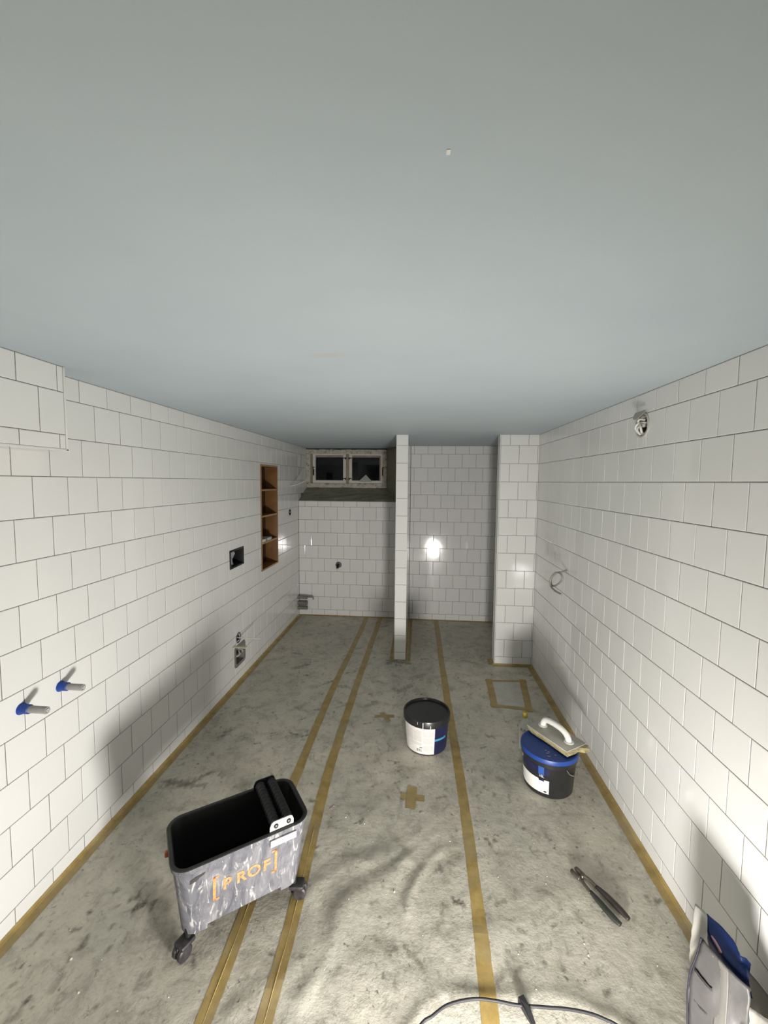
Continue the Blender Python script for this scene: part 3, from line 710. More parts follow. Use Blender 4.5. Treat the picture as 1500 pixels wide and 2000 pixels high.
def bucket(name, x, y, rt, rb, hh, lidm, label, cat='bucket', dish=.012):
    b = empty(name, (x, y, 0)); tag(b, label, cat)
    zr = hh-.042; wall = lambda z: rb+(rt-.006-rb)*z/hh
    lathe('body', [(0, .004), (rb-.012, .004), (rb-.008, 0), (rb-.002, 0), (rb, .003), (wall(zr), zr), (wall(hh-.03), hh-.03), (0, hh-.03)], BKT, b, n=64)
    lathe('lid', [(rt-.003, zr+(.0 if lidm is BKT else .018)), (rt, zr+(.003 if lidm is BKT else .020)), (rt, hh-.006), (rt-.002, hh-.001), (rt-.006, hh), (rt-.011, hh-.002), (rt-.014, hh-dish), (rt-.03, hh-dish-.001), (0, hh-dish+.001)], lidm, b, n=64)
    if lidm is not BKT: lathe('collar', [(wall(zr)+.001, zr-.006), (rt-.004, zr-.004), (rt-.004, zr+.022), (wall(zr), zr+.022)], BKT, b, n=64)
    return b, wall
def patch(name, b, wall, a0, a1, z0, z1, m, off=.0006, parent=None, n=24):
    zs = [z0, (z0+z1)/2, z1]
    return lathe(name, [(wall(z)+off, z) for z in zs], m, parent or b, n=n, a0=a0, a1=a1)
B1X, B1Y = .066, 2.418
b1, wl1 = bucket('black_bucket', B1X, B1Y, .1405, .119, .213, BKT, 'black lidded bucket with a white printed label in the middle of the floor')
f1 = math.atan2(-B1Y, -B1X); dg = math.radians
l1 = patch('white_label', b1, wl1, f1-dg(105), f1+dg(22), .008, .168, PRINT, .0008)
n1_ = patch('navy_label', b1, wl1, f1+dg(22), f1+dg(82), .008, .168, NAVY, .0007)
patch('blue_stripe', b1, wl1, f1+dg(22), f1+dg(60), .088, .101, CYAN, .0012, n1_)
for k in range(9): 
    if k not in (3, 6): patch('barcode_bar', b1, wl1, f1-dg(26-k*1.55), f1-dg(26-k*1.55-.85), .022, .039, INK, .0012, l1, n=2)
patch('small_print', b1, wl1, f1-dg(18), f1-dg(10), .046, .050, INK, .0012, l1, n=3)
for k, (u0, u1, z0, z1) in enumerate(((-62, -38, .085, .15), (-35, -12, .085, .15), (-8, 19, .12, .15), (-8, 19, .075, .11), (-8, 19, .03, .062), (-45, -12, .06, .078))):
    patch('text_block', b1, wl1, f1+dg(u0), f1+dg(u1), z0, z1, mat('faint_grey_print', lin(204, 198, 194), .5, var=.10, vscale=120), .0010, l1, n=10)
for da, z0, z1, wd in ((-9, .168, .2085, 1.6), (9, .168, .192, 1.2), (-22, .192, .206, .8)):
    lathe('drip', [(.1413, z0), (.1416, (z0+z1)/2), (.1410, z1)], DRIP, b1, n=3, a0=f1+dg(da), a1=f1+dg(da+wd))
B2X, B2Y = .703, 2.15
b2, wl2 = bucket('blue_lid_bucket', B2X, B2Y, .1425, .1215, .211, BLUEL, 'black bucket with a blue lid by the right wall', dish=.006)
f2 = math.atan2(-B2Y, -B2X)
patch('white_label', b2, wl2, f2-dg(100), f2+dg(3), .022, .094, PAPER, .0008)
nv = patch('navy_label', b2, wl2, f2-dg(100), f2+dg(3), .121, .160, NAVY, .0008)
patch('blue_stripe', b2, wl2, f2-dg(20), f2-dg(8), .119, .166, BLUES, .0014, nv, n=5)
patch('dark_tab', b2, wl2, f2-dg(19.5), f2-dg(7.5), .086, .098, NAVY, .0014, nv, n=5)
patch('small_print', b2, wl2, f2-dg(8), f2-dg(2), .028, .036, INK, .0013, nv, n=3)
V, Fs = text_geo('10L', .018)
def curl(V, b, wall, a, z, off): return [((wall(z)+off)*math.cos(a+x/.13), (wall(z)+off)*math.sin(a+x/.13), z+y) for x, y, *_ in V]
mesh('size_mark', curl(V, b2, wl2, f2-dg(13.5), .111, .0012), Fs, DRIP, b2)
patch('round_mark', b2, wl2, f2-dg(76), f2-dg(68), .142, .160, DRIP, .0014, nv, n=3)
for k in range(5):
    x0, y0 = (-.03+.012*k*(k % 2), -.045-.012*k); a = k*1.3
    s = [(x0+.012*math.cos(a+j*1.25)*(1 if j % 2 else .35), y0+.004*math.sin(a+j*1.25), .2062) for j in range(5)]
    mesh('lid_smear', s, [tuple(range(5))], mat('pale_smear', lin(160, 166, 178), .6), b2)
# wire bail hanging round the right side
ears = []
for da in (38, 218):
    a = f2+dg(da); ears.append(Vector(((wl2(.165)+.005)*math.cos(a), (wl2(.165)+.005)*math.sin(a), .163)))
    tube('ear', [Vector((math.cos(a), math.sin(a), 0))*(wl2(.165)-.004)+Vector((0, 0, .163)), Vector((math.cos(a), math.sin(a), 0))*(wl2(.165)+.006)+Vector((0, 0, .163))], .010, BKT, b2)
bp = []
for i in range(25):
    a = f2+dg(38+180*i/24); s = math.sin(math.pi*i/24); rr = wl2(.14)+.007+.002*s; bp.append((rr*math.cos(a), rr*math.sin(a), .163-.085*s**.6))
tube('bail', bp, .0022, mat('zinc_wire', lin(170, 168, 162), .35, .8), b2, 6)

# ------------------------------------------------------------------ sponge float lying on the blue lid
PL = onfloor(1029, 1415, .242); PR = onfloor(1137.5, 1446.5, .242); PF_ = onfloor(1107.5, 1468, .242)
ux = (PF_-PL); LEN = ux.length; ang = math.atan2(ux.y, ux.x); WID = (PR-PF_).dot(Vector((-math.sin(ang), math.cos(ang), 0)))
cen = PL+ux*.5+Vector((-math.sin(ang), math.cos(ang), 0))*(WID*.5)
LIDZ = .2115
fo = empty('sponge_float', (cen.x, cen.y, LIDZ), ang)
tag(fo, 'white-handled sponge float lying on the blue bucket lid', 'float')
PLATE = mat('grey_float_plate', lin(172, 168, 158), .5, var=.12, vscale=14)
SPONGE = mat('tan_sponge', lin(168, 156, 118), .95, var=.25, vscale=60, bump=.8, bscale=150)
HANDLE = mat('white_handle_plastic', lin(226, 223, 216), .38, var=.04)
bm = bmesh.new(); bbox(bm, (-LEN/2+.006, -WID/2+.004, .0), (LEN/2+.002, WID/2-.004, .024)); bmesh.ops.subdivide_edges(bm, edges=bm.edges[:], cuts=7, use_grid_fill=True)
for v in bm.verts:
    if v.co.z < .004: v.co.z = max(0, v.co.z)
    if abs(v.co.x) > LEN/2-.01 or abs(v.co.y) > WID/2-.01: v.co.x += random.uniform(-.003, .003); v.co.y += random.uniform(-.003, .003)
    if v.co.x > LEN/2-.005 and v.co.y > WID/2-.05: v.co.x += .015+random.uniform(0, .006)
bmobj('sponge', bm, SPONGE, fo)
box('plate', (-LEN/2, -WID/2, .0242), (LEN/2, WID/2, .0300), PLATE, fo, bev=.0012)
hp = spline([(-.083, 0, .030), (-.080, 0, .052), (-.066, 0, .070), (-.04, 0, .077), (0, 0, .079), (.035, 0, .076), (.064, 0, .064), (.078, 0, .046), (.082, 0, .030)], 5)
rad = [.0165-.0015*math.sin(math.pi*i/(len(hp)-1)) for i in range(len(hp))]
tube('handle', hp, rad, HANDLE, fo, 14)
for x in (-.084, .083): lathe('handle_foot', [(.025, 0), (.024, .004), (.018, .007), (0, .007)], HANDLE, fo, n=20, origin=(x, 0, .030))

# ------------------------------------------------------------------ bottle behind the blue lidded bucket
bt = empty('spray_bottle', (.648, 2.425, 0)); bt.name = 'clear_bottle'
tag(bt, 'clear plastic bottle with a yellow cap behind the blue lidded bucket', 'bottle')
t = NT('clear_plastic'); t.b.inputs['Base Color'].default_value = (.93, .94, .92, 1); t.b.inputs['Roughness'].default_value = .12
gl = t.node('ShaderNodeBsdfTransparent'); gl.inputs[0].default_value = (.90, .91, .89, 1); mx = t.node('ShaderNodeMixShader'); mx.inputs[0].default_value = .28
out = t.n['Material Output']; t.link(gl, 0, mx, 1); t.link(t.b, 0, mx, 2); t.link(mx, 0, out, 0); CLEAR = t.m
lathe('flask', [(0, .002), (.028, 0), (.033, .004), (.033, .135), (.030, .155), (.018, .182), (.0125, .190), (.0125, .205)], CLEAR, bt, n=28)
lathe('cap', [(.0145, .196), (.0155, .198), (.0150, .222), (.012, .226), (.005, .226), (.004, .223), (0, .223)], mat('yellow_cap', lin(176, 158, 60), .45), bt, n=24)
V, Fs = text_geo('KA', .026); fb = math.atan2(-2.425, -.648)
mesh('mark', [(.0337*math.cos(fb-.25+x/.0337), .0337*math.sin(fb-.25+x/.0337), .128+y) for x, y, *_ in V], Fs, INK, bt)

# ------------------------------------------------------------------ pliers on the floor
pk = [fpt(1117, 1702), fpt(1137, 1722), fpt(1152, 1748), fpt(1212, 1815), fpt(1228, 1803), fpt(1165, 1737)]
pl_ = empty('pliers', (pk[1][0], pk[1][1], .0)); tag(pl_, 'long black pliers lying open on the floor near the right wall', 'pliers')
org = Vector((pk[1][0], pk[1][1], 0)); JAW = mat('worn_steel', lin(104, 98, 88), .4, .7, var=.25); GRIP = mat('black_green_grip', lin(40, 42, 36), .5, var=.25, vscale=40); GRIP2 = mat('brown_black_grip', lin(48, 40, 38), .5, var=.25, vscale=40)
def rel(q, z): p = onfloor(*q); return Vector((p.x, p.y, z+.0062))-org
def flat_tube(name, pts, r, m, parent, sq=.75):
    V, Fs = tube_geo(spline(pts, 5), [r_ for r_ in np.interp(np.linspace(0, 1, (len(pts)-1)*5+1), np.linspace(0, 1, len(r)), r)], 10)
    zc = sum(p.z for p in pts)/len(pts); V = [Vector((v.x, v.y, zc+(v.z-zc)*sq)) for v in V]
    return mesh(name, V, Fs, m, parent, smooth=True)
flat_tube('jaw', [rel((1124, 1700), .006), rel((1129, 1706), .006), rel((1140, 1717), .007)], [.007, .011, .010], JAW, pl_)
flat_tube('jaw', [rel((1117, 1704), .006), rel((1119, 1710), .006), rel((1133, 1722), .007)], [.006, .009, .010], JAW, pl_)
lathe('pivot', [(0, .020), (.005, .020), (.007, .017), (.007, .004)], JAW, pl_, n=12, origin=tuple(rel((1137, 1721), 0)))
flat_tube('shank', [rel((1133, 1722), .007), rel((1143, 1736), .007), rel((1154, 1750), .007)], [.009, .007, .0075], JAW, pl_)
flat_tube('shank', [rel((1136, 1715), .008), rel((1150, 1724), .008), rel((1166, 1740), .008)], [.009, .007, .0075], JAW, pl_)
flat_tube('grip', [rel((1153, 1748), .008), rel((1170, 1768), .008), rel((1195, 1797), .008), rel((1212, 1813), .007)], [.0075, .0115, .0125, .0085], GRIP, pl_)
flat_tube('grip', [rel((1164, 1738), .008), rel((1185, 1757), .008), rel((1212, 1785), .008), rel((1228, 1802), .007)], [.0075, .0115, .0125, .0085], GRIP2, pl_)

# ------------------------------------------------------------------ torn grout bag in the near right corner
bag = empty('grout_bag', (.84, 1.0, 0)); tag(bag, 'torn white and grey paper grout bag with blue inside in the near right corner', 'bag')
bo = Vector((.84, 1.0, 0)); bl = lambda u, v, z: onfloor(u, v, z)-bo
t = NT('grey_printed_bag'); c = t.coord(); n = t.noise(8, 5, .6, c); r = t.ramp(n, 0, [(.3, lin(60, 58, 58)), (.7, lin(76, 74, 73))])
t.link(r, 0, t.b, 'Base Color'); t.b.inputs['Roughness'].default_value = .5; t.bump(n, 0, .4, .006); BGREY = t.m
BWHITE = mat('white_bag_paper', lin(164, 161, 154), .55, var=.05, vscale=12, bump=.4, bscale=14)
BBLUE = mat('blue_bag_lining', lin(20, 44, 102), .4, var=.12, vscale=14, bump=.3, bscale=20)
BNAVY = mat('navy_bag_edge', lin(20, 17, 38), .7)
def sheet(name, rows, m, parent, th=.0016, sub=2, wr=.0015):
    """crumpled sheet through rows of points"""
    rows = [spline(r, 4) for r in rows]; K = len(rows[0]); cols = [spline([r[k] for r in rows], 4) for k in range(K)]
    N_ = len(cols[0]); V = []; Fs = []
    for k in range(K):
        for i in range(N_): V.append(cols[k][i]+Vector((random.uniform(-wr, wr), random.uniform(-wr, wr), random.uniform(-wr, wr))))
    for k in range(K-1):
        for i in range(N_-1): Fs.append((k*N_+i, k*N_+i+1, (k+1)*N_+i+1, (k+1)*N_+i))
    o = mesh(name, V, Fs, m, parent, smooth=True); md = o.modifiers.new('thick', 'SOLIDIFY'); md.thickness = th; md.offset = 0; return o
# front panel: top edge, then down to the floor
fp = sheet('front_panel', [[bl(1373, 1834, .335), bl(1402, 1868, .335), bl(1432, 1900, .332), bl(1466, 1932, .328)],
                      [bl(1362, 1862, .295), bl(1392, 1905, .285), bl(1428, 1942, .28), bl(1464, 1972, .285)],
                      [bl(1349, 1905, .235), bl(1385, 1955, .225), bl(1425, 1996, .22), bl(1462, 2020, .225)],
                      [bl(1344, 1965, .165), bl(1384, 2020, .15), bl(1424, 2065, .15), bl(1462, 2090, .15)],
                      [bl(1345, 2040, .085), bl(1386, 2100, .075), bl(1426, 2150, .075), bl(1464, 2180, .075)],
                      [bl(1352, 2120, .008), bl(1392, 2190, .008), bl(1432, 2250, .008), bl(1468, 2290, .008)]], BGREY, bag)
def stripe(pts, r, m, parent, off=Vector((-.003, -.002, .002))):
    V, Fs = tube_geo(spline([p+off for p in pts], 6), r, 6); return mesh('print_band', V, Fs, m, parent, smooth=True)
stripe([bl(1371, 1832, .336), bl(1367, 1850, .31), bl(1359, 1874, .28), bl(1350, 1897, .245), bl(1345, 1930, .20), bl(1344, 1970, .16), bl(1345, 2040, .085)], .0022, BNAVY, fp, Vector((-.002, .0, 0)))
def band(rows, m):
    return sheet('pale_print', [[p+Vector((-.0035, -.002, .002)) for p in r_] for r_ in rows], m, fp, th=.0006, wr=.0004)
PALE = mat('pale_bag_print', lin(94, 92, 88), .55, var=.05)
band([[bl(1404, 1872, .331), bl(1414, 1882, .331), bl(1424, 1893, .330)], [bl(1402, 1905, .287), bl(1412, 1922, .285), bl(1424, 1937, .282)], [bl(1398, 1962, .224), bl(1408, 1976, .223), bl(1420, 1990, .222)], [bl(1392, 2030, .15), bl(1404, 2044, .15), bl(1416, 2056, .15)]], PALE)
DKP = mat('dark_bag_print', lin(36, 35, 34), .55, var=.08)
for q in ([(1358, 1893, .258), (1376, 1917, .255), (1392, 1934, .254)], [(1350, 1945, .188), (1368, 1968, .186), (1382, 1982, .186)]):
    P = [bl(*x) for x in q]; band([[p+Vector((0, 0, .004)) for p in P], [p-Vector((0, 0, .004)) for p in P]], DKP)
for q in ([(1386, 1858, .322), (1396, 1870, .322), (1408, 1882, .318)],):
    P = [bl(*x) for x in q]; stripe(P, .0016, BWHITE, fp)
# white far gusset standing up to a point
sheet('side_flap', [[bl(1357, 1763, .352), bl(1369, 1774, .350), bl(1381, 1785, .348)],
                    [bl(1352, 1805, .318), bl(1366, 1812, .322), bl(1381, 1822, .330)],
                    [bl(1347, 1850, .27), bl(1356, 1848, .29), bl(1372, 1836, .326)],
                    [bl(1347, 1885, .235), bl(1351, 1886, .24), bl(1356, 1880, .262)],
                    [bl(1343, 1965, .150), bl(1344, 1962, .155), bl(1345, 1960, .165)],
                    [bl(1352, 2120, .004), bl(1353, 2120, .006), bl(1354, 2121, .008)]], BWHITE, bag, wr=.0008)
# blue inside of the back panel
sheet('back_panel', [[bl(1381, 1785, .348), bl(1412, 1812, .352), bl(1436, 1842, .350), bl(1446, 1866, .345), bl(1458, 1872, .343), bl(1467, 1884, .338)],
                     [bl(1381, 1806, .335), bl(1410, 1838, .335), bl(1432, 1866, .332), bl(1446, 1885, .328), bl(1457, 1894, .326), bl(1464, 1902, .322)],
                     [bl(1382, 1826, .322), bl(1406, 1862, .318), bl(1430, 1890, .315), bl(1446, 1907, .312), bl(1456, 1915, .31), bl(1464, 1924, .306)],
                     [bl(1384, 1850, .29), bl(1408, 1885, .28), bl(1432, 1915, .27), bl(1450, 1935, .26), bl(1462, 1945, .25), bl(1470, 1950, .25)]], BBLUE, bag, wr=.001)
gl_ = [bl(1391, 1828, .323), bl(1397, 1838, .323), bl(1404, 1850, .322), bl(1410, 1862, .320)]
V, Fs = tube_geo(spline([p+Vector((-.004, -.003, .004)) for p in gl_], 4), [.001]+[.0035]*11+[.002], 6); mesh('pink_print', V, Fs, mat('pink_print', lin(196, 150, 152), .4), bag, smooth=True)
# body of the bag: back wall, near end and contents
sheet('rear_wall', [[Vector((.905, 1.19, .25))-bo, Vector((.935, 1.06, .25))-bo, Vector((.95, .9, .20))-bo, Vector((.95, .72, .19))-bo],
                    [Vector((.915, 1.19, .12))-bo, Vector((.955, 1.06, .12))-bo, Vector((.965, .9, .12))-bo, Vector((.965, .72, .12))-bo],
                    [Vector((.90, 1.19, .004))-bo, Vector((.94, 1.06, .004))-bo, Vector((.95, .9, .004))-bo, Vector((.95, .72, .004))-bo]], BWHITE, bag)
sheet('torn_panel', [[bl(1463, 1966, .285), bl(1480, 1978, .27), bl(1500, 1990, .25), bl(1540, 2010, .22)],
                     [bl(1460, 2040, .21), bl(1480, 2055, .20), bl(1505, 2070, .19), bl(1550, 2090, .17)],
                     [bl(1464, 2290, .004), bl(1484, 2300, .004), bl(1510, 2310, .004), bl(1560, 2330, .004)]], BWHITE, bag)
box('orange_print', Vector((.80, .965, .228))-bo, Vector((.835, .985, .236))-bo, mat('orange_bag_print', lin(176, 118, 58), .6), bag)
bm = bmesh.new(); bbox(bm, Vector((.80, .80, .004))-bo, Vector((.92, 1.12, .10))-bo, .03); bmobj('grout_powder', bm, mat('dark_grey_powder', lin(62, 60, 58), .95), bag, smooth=True)

# ------------------------------------------------------------------ fittings on the left wall
WOOD = NT('oak_niche_wood'); c = WOOD.coord((1, 14, 1.2)); n = WOOD.noise(8, 5, .6, c); r = WOOD.ramp(n, 0, [(.3, lin(108, 75, 42)), (.7, lin(132, 95, 56))])
WOOD.link(r, 0, WOOD.b, 'Base Color'); WOOD.b.inputs['Roughness'].default_value = .5; WOOD = WOOD.m
WOOD2 = mat('shaded_niche_board', lin(64, 38, 21), .55, var=.12)  # back board colour darkened to hold the shade inside the recess
y0, y1, z0, z1 = NICHE; NDP = .125; xb = XL-NDP; xf_ = XL+.004
ni = empty('wall_niche', (XL, (y0+y1)/2, z0)); tag(ni, 'tall wooden niche shelf with four compartments let into the left wall', 'shelf')
no = Vector(ni.location)
def nb_(name, a, b, m, bev=.001): return box(name, Vector(a)-no, Vector(b)-no, m, ni, bev)
e = .0004; TH_ = .014
nb_('back_board', (xb, y0+e, z0+e), (xb+.006, y1-e, z1-e), WOOD2)
nb_('side_board', (xb, y0+e, z0+e), (xf_, y0+TH_, z1-e), WOOD); nb_('side_board', (xb, y1-TH_, z0+e), (xf_, y1-e, z1-e), WOOD)
nb_('top_board', (xb, y0+TH_, z1-TH_), (xf_, y1-TH_, z1-e), WOOD); nb_('bottom_board', (xb, y0+TH_, z0+e), (xf_, y1-TH_, z0+TH_), WOOD)
for z in (1.490, 1.252, 1.010): nb_('shelf_board', (xb, y0+TH_, z), (xf_-.004, y1-TH_, z+.015), WOOD)
LIPW = mat('pale_oak_edge', lin(168, 130, 92), .5, var=.1, vscale=20)
y0, y1, z0, z1 = NICHE
for a, b in (((xf_, y0, z0), (xf_+.0012, y0+TH_, z1)), ((xf_, y1-TH_*.6, z0), (xf_+.0012, y1, z1)), ((xf_, y0+TH_, z1-TH_), (xf_+.0012, y1-TH_, z1)), ((xf_, y0+TH_, z0), (xf_+.0012, y1-TH_, z0+TH_))): nb_('edge_band', a, b, LIPW, 0)
for z in (1.490, 1.252, 1.010): nb_('edge_band', (xf_-.004, y0+TH_, z), (xf_-.003, y1-TH_, z+.015), LIPW, 0)
wb_ = empty('folded_rag', (XL-.05, y0+.10, 1.0255)); wb_.name = 'white_packet'
tag(wb_, 'small white packet lying on the third niche shelf', 'packet')
box('packet_body', (-.045, -.085, 0), (.048, .17, .026), mat('white_packet_card', lin(206, 204, 198), .6), wb_, .003)
box('packet_strap', (-.0455, .02, -.0002), (.0486, .05, .0266), mat('grey_packet_strap', lin(126, 124, 120), .6), wb_, .001)
# flush-plate opening
y0, y1, z0, z1 = FLUSH; fo_ = empty('flush_opening', (XL, (y0+y1)/2, z0)); tag(fo_, 'black plastic flush-plate opening in the left wall', 'flush opening')
oo = Vector(fo_.location); bm = bmesh.new()
for a, b in (((XL-.085, y0-.010, z0-.008), (XL+.006, y0+.006, z1+.008)), ((XL-.085, y1-.006, z0-.008), (XL+.006, y1+.010, z1+.008)), ((XL-.085, y0, z0-.008), (XL+.006, y1, z0+.006)), ((XL-.085, y0, z1-.006), (XL+.006, y1, z1+.008))):
    bbox(bm, Vector(a)-oo, Vector(b)-oo, .003)
bmobj('frame', bm, BLK, fo_, smooth=True, auto=40); box('back', Vector((XL-.088, y0, z0))-oo, Vector((XL-.080, y1, z1))-oo, BLK, fo_)
SILV = mat('silver_film', lin(176, 176, 184), .25, .3, var=.2, vscale=20)
P = [[Vector((XL-.022-.010*math.sin(i*1.1), y0+.045+.030*j, z0+.012+(z1-z0-.024)*i/5))-oo for j in range(3)] for i in range(6)]
sheet('film', P, SILV, fo_, th=.001)
# two grey pipe stubs with blue collars
PIPE = mat('grey_pipe_plastic', lin(150, 148, 146), .45, var=.12); COL = mat('blue_tape_collar', lin(22, 62, 146), .5, var=.15)
for (yy, zz, ln, lb) in ((1.461, .768, .097, 'farther grey pipe stub with a blue collar on the left wall'), (1.300, .767, .100, 'nearer grey pipe stub with a blue collar on the left wall')):
    p = empty('pipe_stub', (XL, yy, zz)); tag(p, lb, 'pipe', 'pipe stubs on the left wall'); RY = Matrix.Rotation(math.pi/2, 4, 'Y')
    o = lathe('pipe', [(.0125, -.004), (.0125, ln-.001), (.0118, ln), (.0075, ln), (.007, ln-.001), (.007, ln-.03), (0, ln-.03)], PIPE, p, n=20); o.matrix_local = RY
    o = lathe('collar', [(.021, .0), (.019, .006), (.0165, .010), (.0160, .032), (.0130, .034)], COL, p, n=20); o.matrix_local = RY
    o = lathe('inner_pipe', [(.0055, ln-.03), (.0055, ln+.002), (.0030, ln+.002), (.0030, ln-.02), (0, ln-.02)], mat('pale_inner_pipe', lin(205, 203, 198), .4), p, n=14); o.matrix_local = RY
# conduit ring with a cable, and the square box under it
def cup(parent, r, depth, m, mrim, N='X', rim=.006):
    o = lathe('cup', [(r, .004), (r*.80, .004), (r*.78, .0), (r*.66, -.004), (r*.66, -depth), (0, -depth)], [mrim, m], parent, n=24, mi=[0, 0, 0, 1, 1])
    return o
DGREY = mat('dark_grey_conduit', lin(92, 94, 100), .45, var=.3, vscale=60); HOLE = mat('dark_recess', lin(22, 21, 20), .9)
cyr, czr = (RING[0]+RING[1])/2, (RING[2]+RING[3])/2
cr = empty('conduit_ring', (XL, cyr, czr)); tag(cr, 'round grey conduit end with a pale cable low on the left wall', 'conduit')
RYX = Matrix.Rotation(math.pi/2, 4, 'Y'); o = cup(cr, .042, .05, HOLE, DGREY); o.matrix_local = RYX
CABLE = mat('pale_cable', lin(196, 194, 186), .45, var=.05)
tube('cable', [(-.03, .004, .0), (.02, .004, -.001), (.09, .006, -.004), (.175, .010, -.006)], .0042, CABLE, cr, 8)
y0, y1, z0, z1 = JBOX; jb = empty('junction_box', (XL, (y0+y1)/2, z0)); tag(jb, 'square dark junction box with loose wires low on the left wall', 'junction box')
oo = Vector(jb.location)
def rr_frame(name, w_, h_, d0, d1, lip, m, parent, r=.03):
    A = [rrect(w_, h_, r, 0), rrect(w_-2*lip, h_-2*lip, r-lip*.6, 0)]; K = len(A[0]); V = []; Fs = []
    for k, (lp2, x) in enumerate(((A[0], d0), (A[0], d1), (A[1], d1), (A[1], d0))): V += [(x, p[0], p[1]) for p in lp2]
    for k in range(3):
        for i in range(K): Fs.append((k*K+i, k*K+(i+1) % K, (k+1)*K+(i+1) % K, (k+1)*K+i))
    return mesh(name, V, Fs, m, parent)
o = rr_frame('frame', y1-y0+.028, z1-z0+.028, -.05, .005, .024, mat('grey_box_frame', lin(120, 116, 110), .6, var=.2), jb); o.location = (0, 0, (z1-z0)/2)
box('recess', (-.055, -(y1-y0)/2, 0), (-.048, (y1-y0)/2, z1-z0), HOLE, jb)
for k in range(4):
    a = k*1.7; tube('wire', spline([(-.045, -.03+.02*k, .04), (-.005, -.025*math.cos(a)+.01, .06+.02*math.sin(a)), (.012, .03*math.cos(a), .085), (-.01, .02*math.sin(a), .11), (-.04, .0, .12)], 6), .003, DGREY if k % 2 else CABLE, jb, 6)
gs = box('plastic_strip', (XL+.001, 2.950, .312), (XL+.105, 2.985, .3165), mat('pale_green_strip', lin(206, 208, 176), .5, var=.05), None, .001)
tag(gs, 'pale green plastic strip sticking out above the square junction box', 'strip')
# round hole near the window
oh = empty('drain_hole', (XL, (OHOLE[0]+OHOLE[1])/2, (OHOLE[2]+OHOLE[3])/2)); tag(oh, 'small round black-rimmed hole in the left wall beyond the niche', 'pipe hole')
o = lathe('rim', [(.034, .0005), (.034, .004), (.025, .004), (.022, -.002), (.022, -.03)], BLK, oh, n=24); o.matrix_local = RYX
o = lathe('plug', [(.0215, -.030), (.020, -.012), (0, -.012)], mat('grey_plug', lin(150, 148, 140), .6), oh, n=20); o.matrix_local = RYX
# cable stub by the window
w0 = on(566, 949, 0, XL); w1 = on(598, 938, 0, XL+.16)
wc = tube('cable_stub', spline([w0+Vector((-.003, 0, 0)), w0.lerp(w1, .35)+Vector((0, 0, -.012)), w0.lerp(w1, .7)+Vector((0, 0, -.010)), w1], 6), .006, CABLE, None, 8)
tag(wc, 'pale cable curving out of the left wall beside the window', 'cable')
# wire along the window top to the partition
a = on(754, 879, 1, WY-.02); b = on(776, 873, 1, 4.80)
tag(tube('thin_wire', spline([a, a.lerp(b, .5)+Vector((0, -.01, -.008)), b], 6), .003, mat('dark_wire', lin(96, 94, 86), .5), None, 6), 'thin wire from the window corner to the partition under the ceiling', 'wire')
# three pipe ends out of the left wall near the back corner
ZINC = mat('dull_zinc_pipe', lin(132, 130, 124), .4, .5, var=.2, vscale=50)
YP = 4.648
for k, (zz, x1, lb) in enumerate(((.229, -1.282, 'top of three zinc pipe ends in the back left corner, with a thin bent tip'), (.160, -1.279, 'middle of three zinc pipe ends in the back left corner'), (.102, -1.279, 'lowest of three zinc pipe ends in the back left corner'))):
    p = empty('pipe_end', (XL, YP, zz)); tag(p, lb, 'pipe', 'pipe ends in the back left corner')
    tube('pipe', [(-.002, 0, 0), (x1-XL, 0, 0)], .019, ZINC, p, 14); tube('coupling', [(.004, 0, 0), (.03, 0, 0)], .0215, ZINC, p, 14)
    if k == 0:
        tube('thin_tip', [(x1-XL-.002, 0, .006), (.178, 0, .006), (.186, 0, .0), (.186, 0, -.024)], .0085, ZINC, p, 10)
# tap stub on the back wall
tp = empty('wall_tap', (-.925, D1, .611)); tag(tp, 'small dark tap stub on the back wall under the window', 'tap')
R90b = Matrix.Rotation(math.pi/2, 4, 'X')
o = lathe('rosette', [(.036, -.001), (.036, .003), (.030, .008), (.014, .010), (0, .010)], DGREY, tp, n=24); o.matrix_local = R90b
tube('spout', spline([(0, 0, .002), (0, -.035, .002), (0, -.052, -.008), (-.004, -.055, -.030)], 5), .013, IRON, tp, 12)
tube('white_seal', [(-.012, -.018, -.026), (-.014, -.02, -.052)], .012, CABLE, tp, 10)

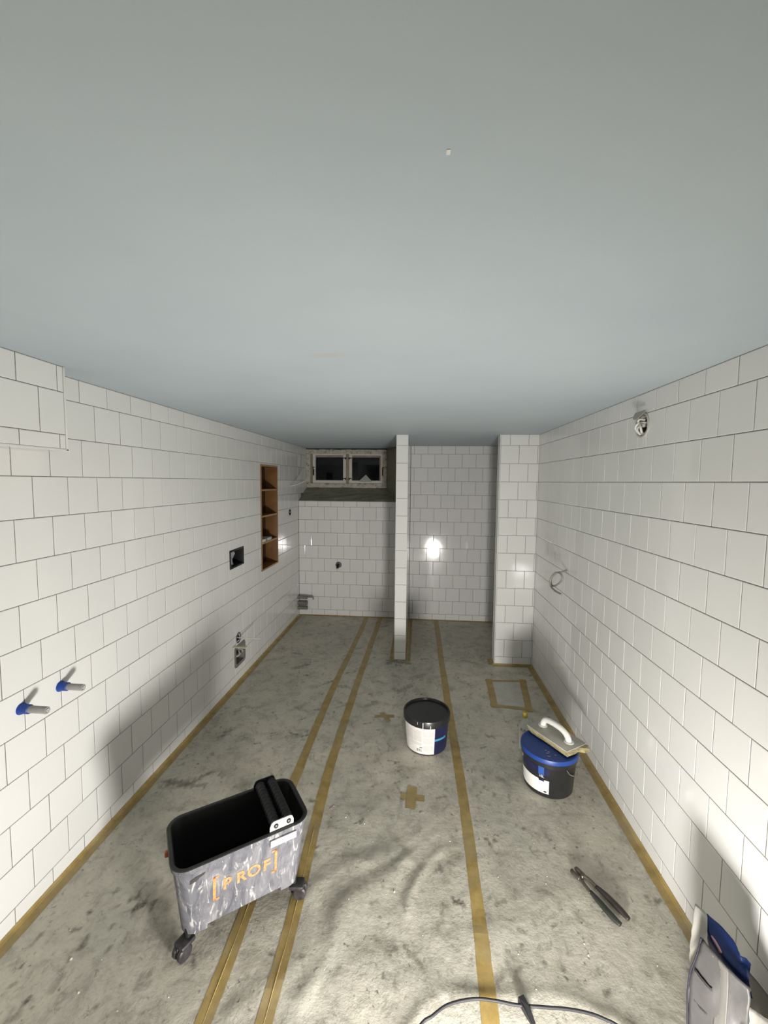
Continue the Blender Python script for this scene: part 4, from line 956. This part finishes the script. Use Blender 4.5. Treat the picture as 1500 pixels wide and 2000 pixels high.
# ------------------------------------------------------------------ fittings on the right wall
ry, rz_ = 1.967, 1.845
rb_ = empty('ceiling_rose', (XR, ry, rz_)); rb_.name = 'lamp_outlet'; tag(rb_, 'round open lamp outlet with white wires high on the right wall', 'outlet')
RYm = Matrix.Rotation(-math.pi/2, 4, 'Y')
o = lathe('cup', [(.057, -.001), (.057, .004), (.050, .005), (.047, .001), (.032, -.003), (.032, -.045), (0, -.045)], [CABLE, mat('dark_grey_recess', lin(110, 106, 98), .8)], rb_, n=32, mi=[0, 0, 0, 1, 1, 1]); o.matrix_local = RYm
lathe_c = [(0, .0), (.040, .0), (.043, .003), (.040, .0045), (0, .0045)]
o = lathe('cover', lathe_c, mat('white_cover', lin(168, 166, 158), .45), rb_, n=24, a0=math.pi*.5, a1=math.pi*1.5); o.matrix_local = Matrix.Translation((-.010, 0, .060)) @ Matrix.Rotation(math.radians(-58), 4, 'Y')
for k, P in enumerate(([(.04, -.01, .01), (-.012, .0, .012), (-.024, .012, -.008), (-.008, .02, -.03)], [(.04, .01, 0), (-.010, -.006, .004), (-.020, -.024, -.012), (-.008, -.012, -.034)], [(.04, 0, -.01), (-.014, .004, .014), (-.018, -.008, .026), (-.008, -.03, .020)], [(.04, 0, 0), (-.012, .002, -.006), (-.020, .004, -.022), (-.006, .002, -.040)])):
    tube('wire', spline(P, 6), .0050, HANDLE, rb_, 8)
# looped cable
e0 = on(1107, 1113, 0, XR); 
loopP = [e0+Vector((.004, 0, 0)), on(1098, 1117, 0, XR-.035), on(1086, 1120, 0, XR-.075), on(1076, 1132, 0, XR-.10), on(1079, 1144, 0, XR-.10), on(1090, 1141, 0, XR-.09), on(1098, 1131, 0, XR-.08), on(1095, 1121, 0, XR-.085), on(1085, 1119, 0, XR-.10), on(1075, 1131, 0, XR-.115), on(1076, 1145, 0, XR-.115), on(1084, 1154, 0, XR-.11), on(1097, 1161, 0, XR-.10)]
lc = tube('looped_cable', spline(loopP, 8), .0062, mat('grey_cable', lin(150, 146, 138), .45), None, 8)
tag(lc, 'grey cable coiled in a loop out of the right wall', 'cable')
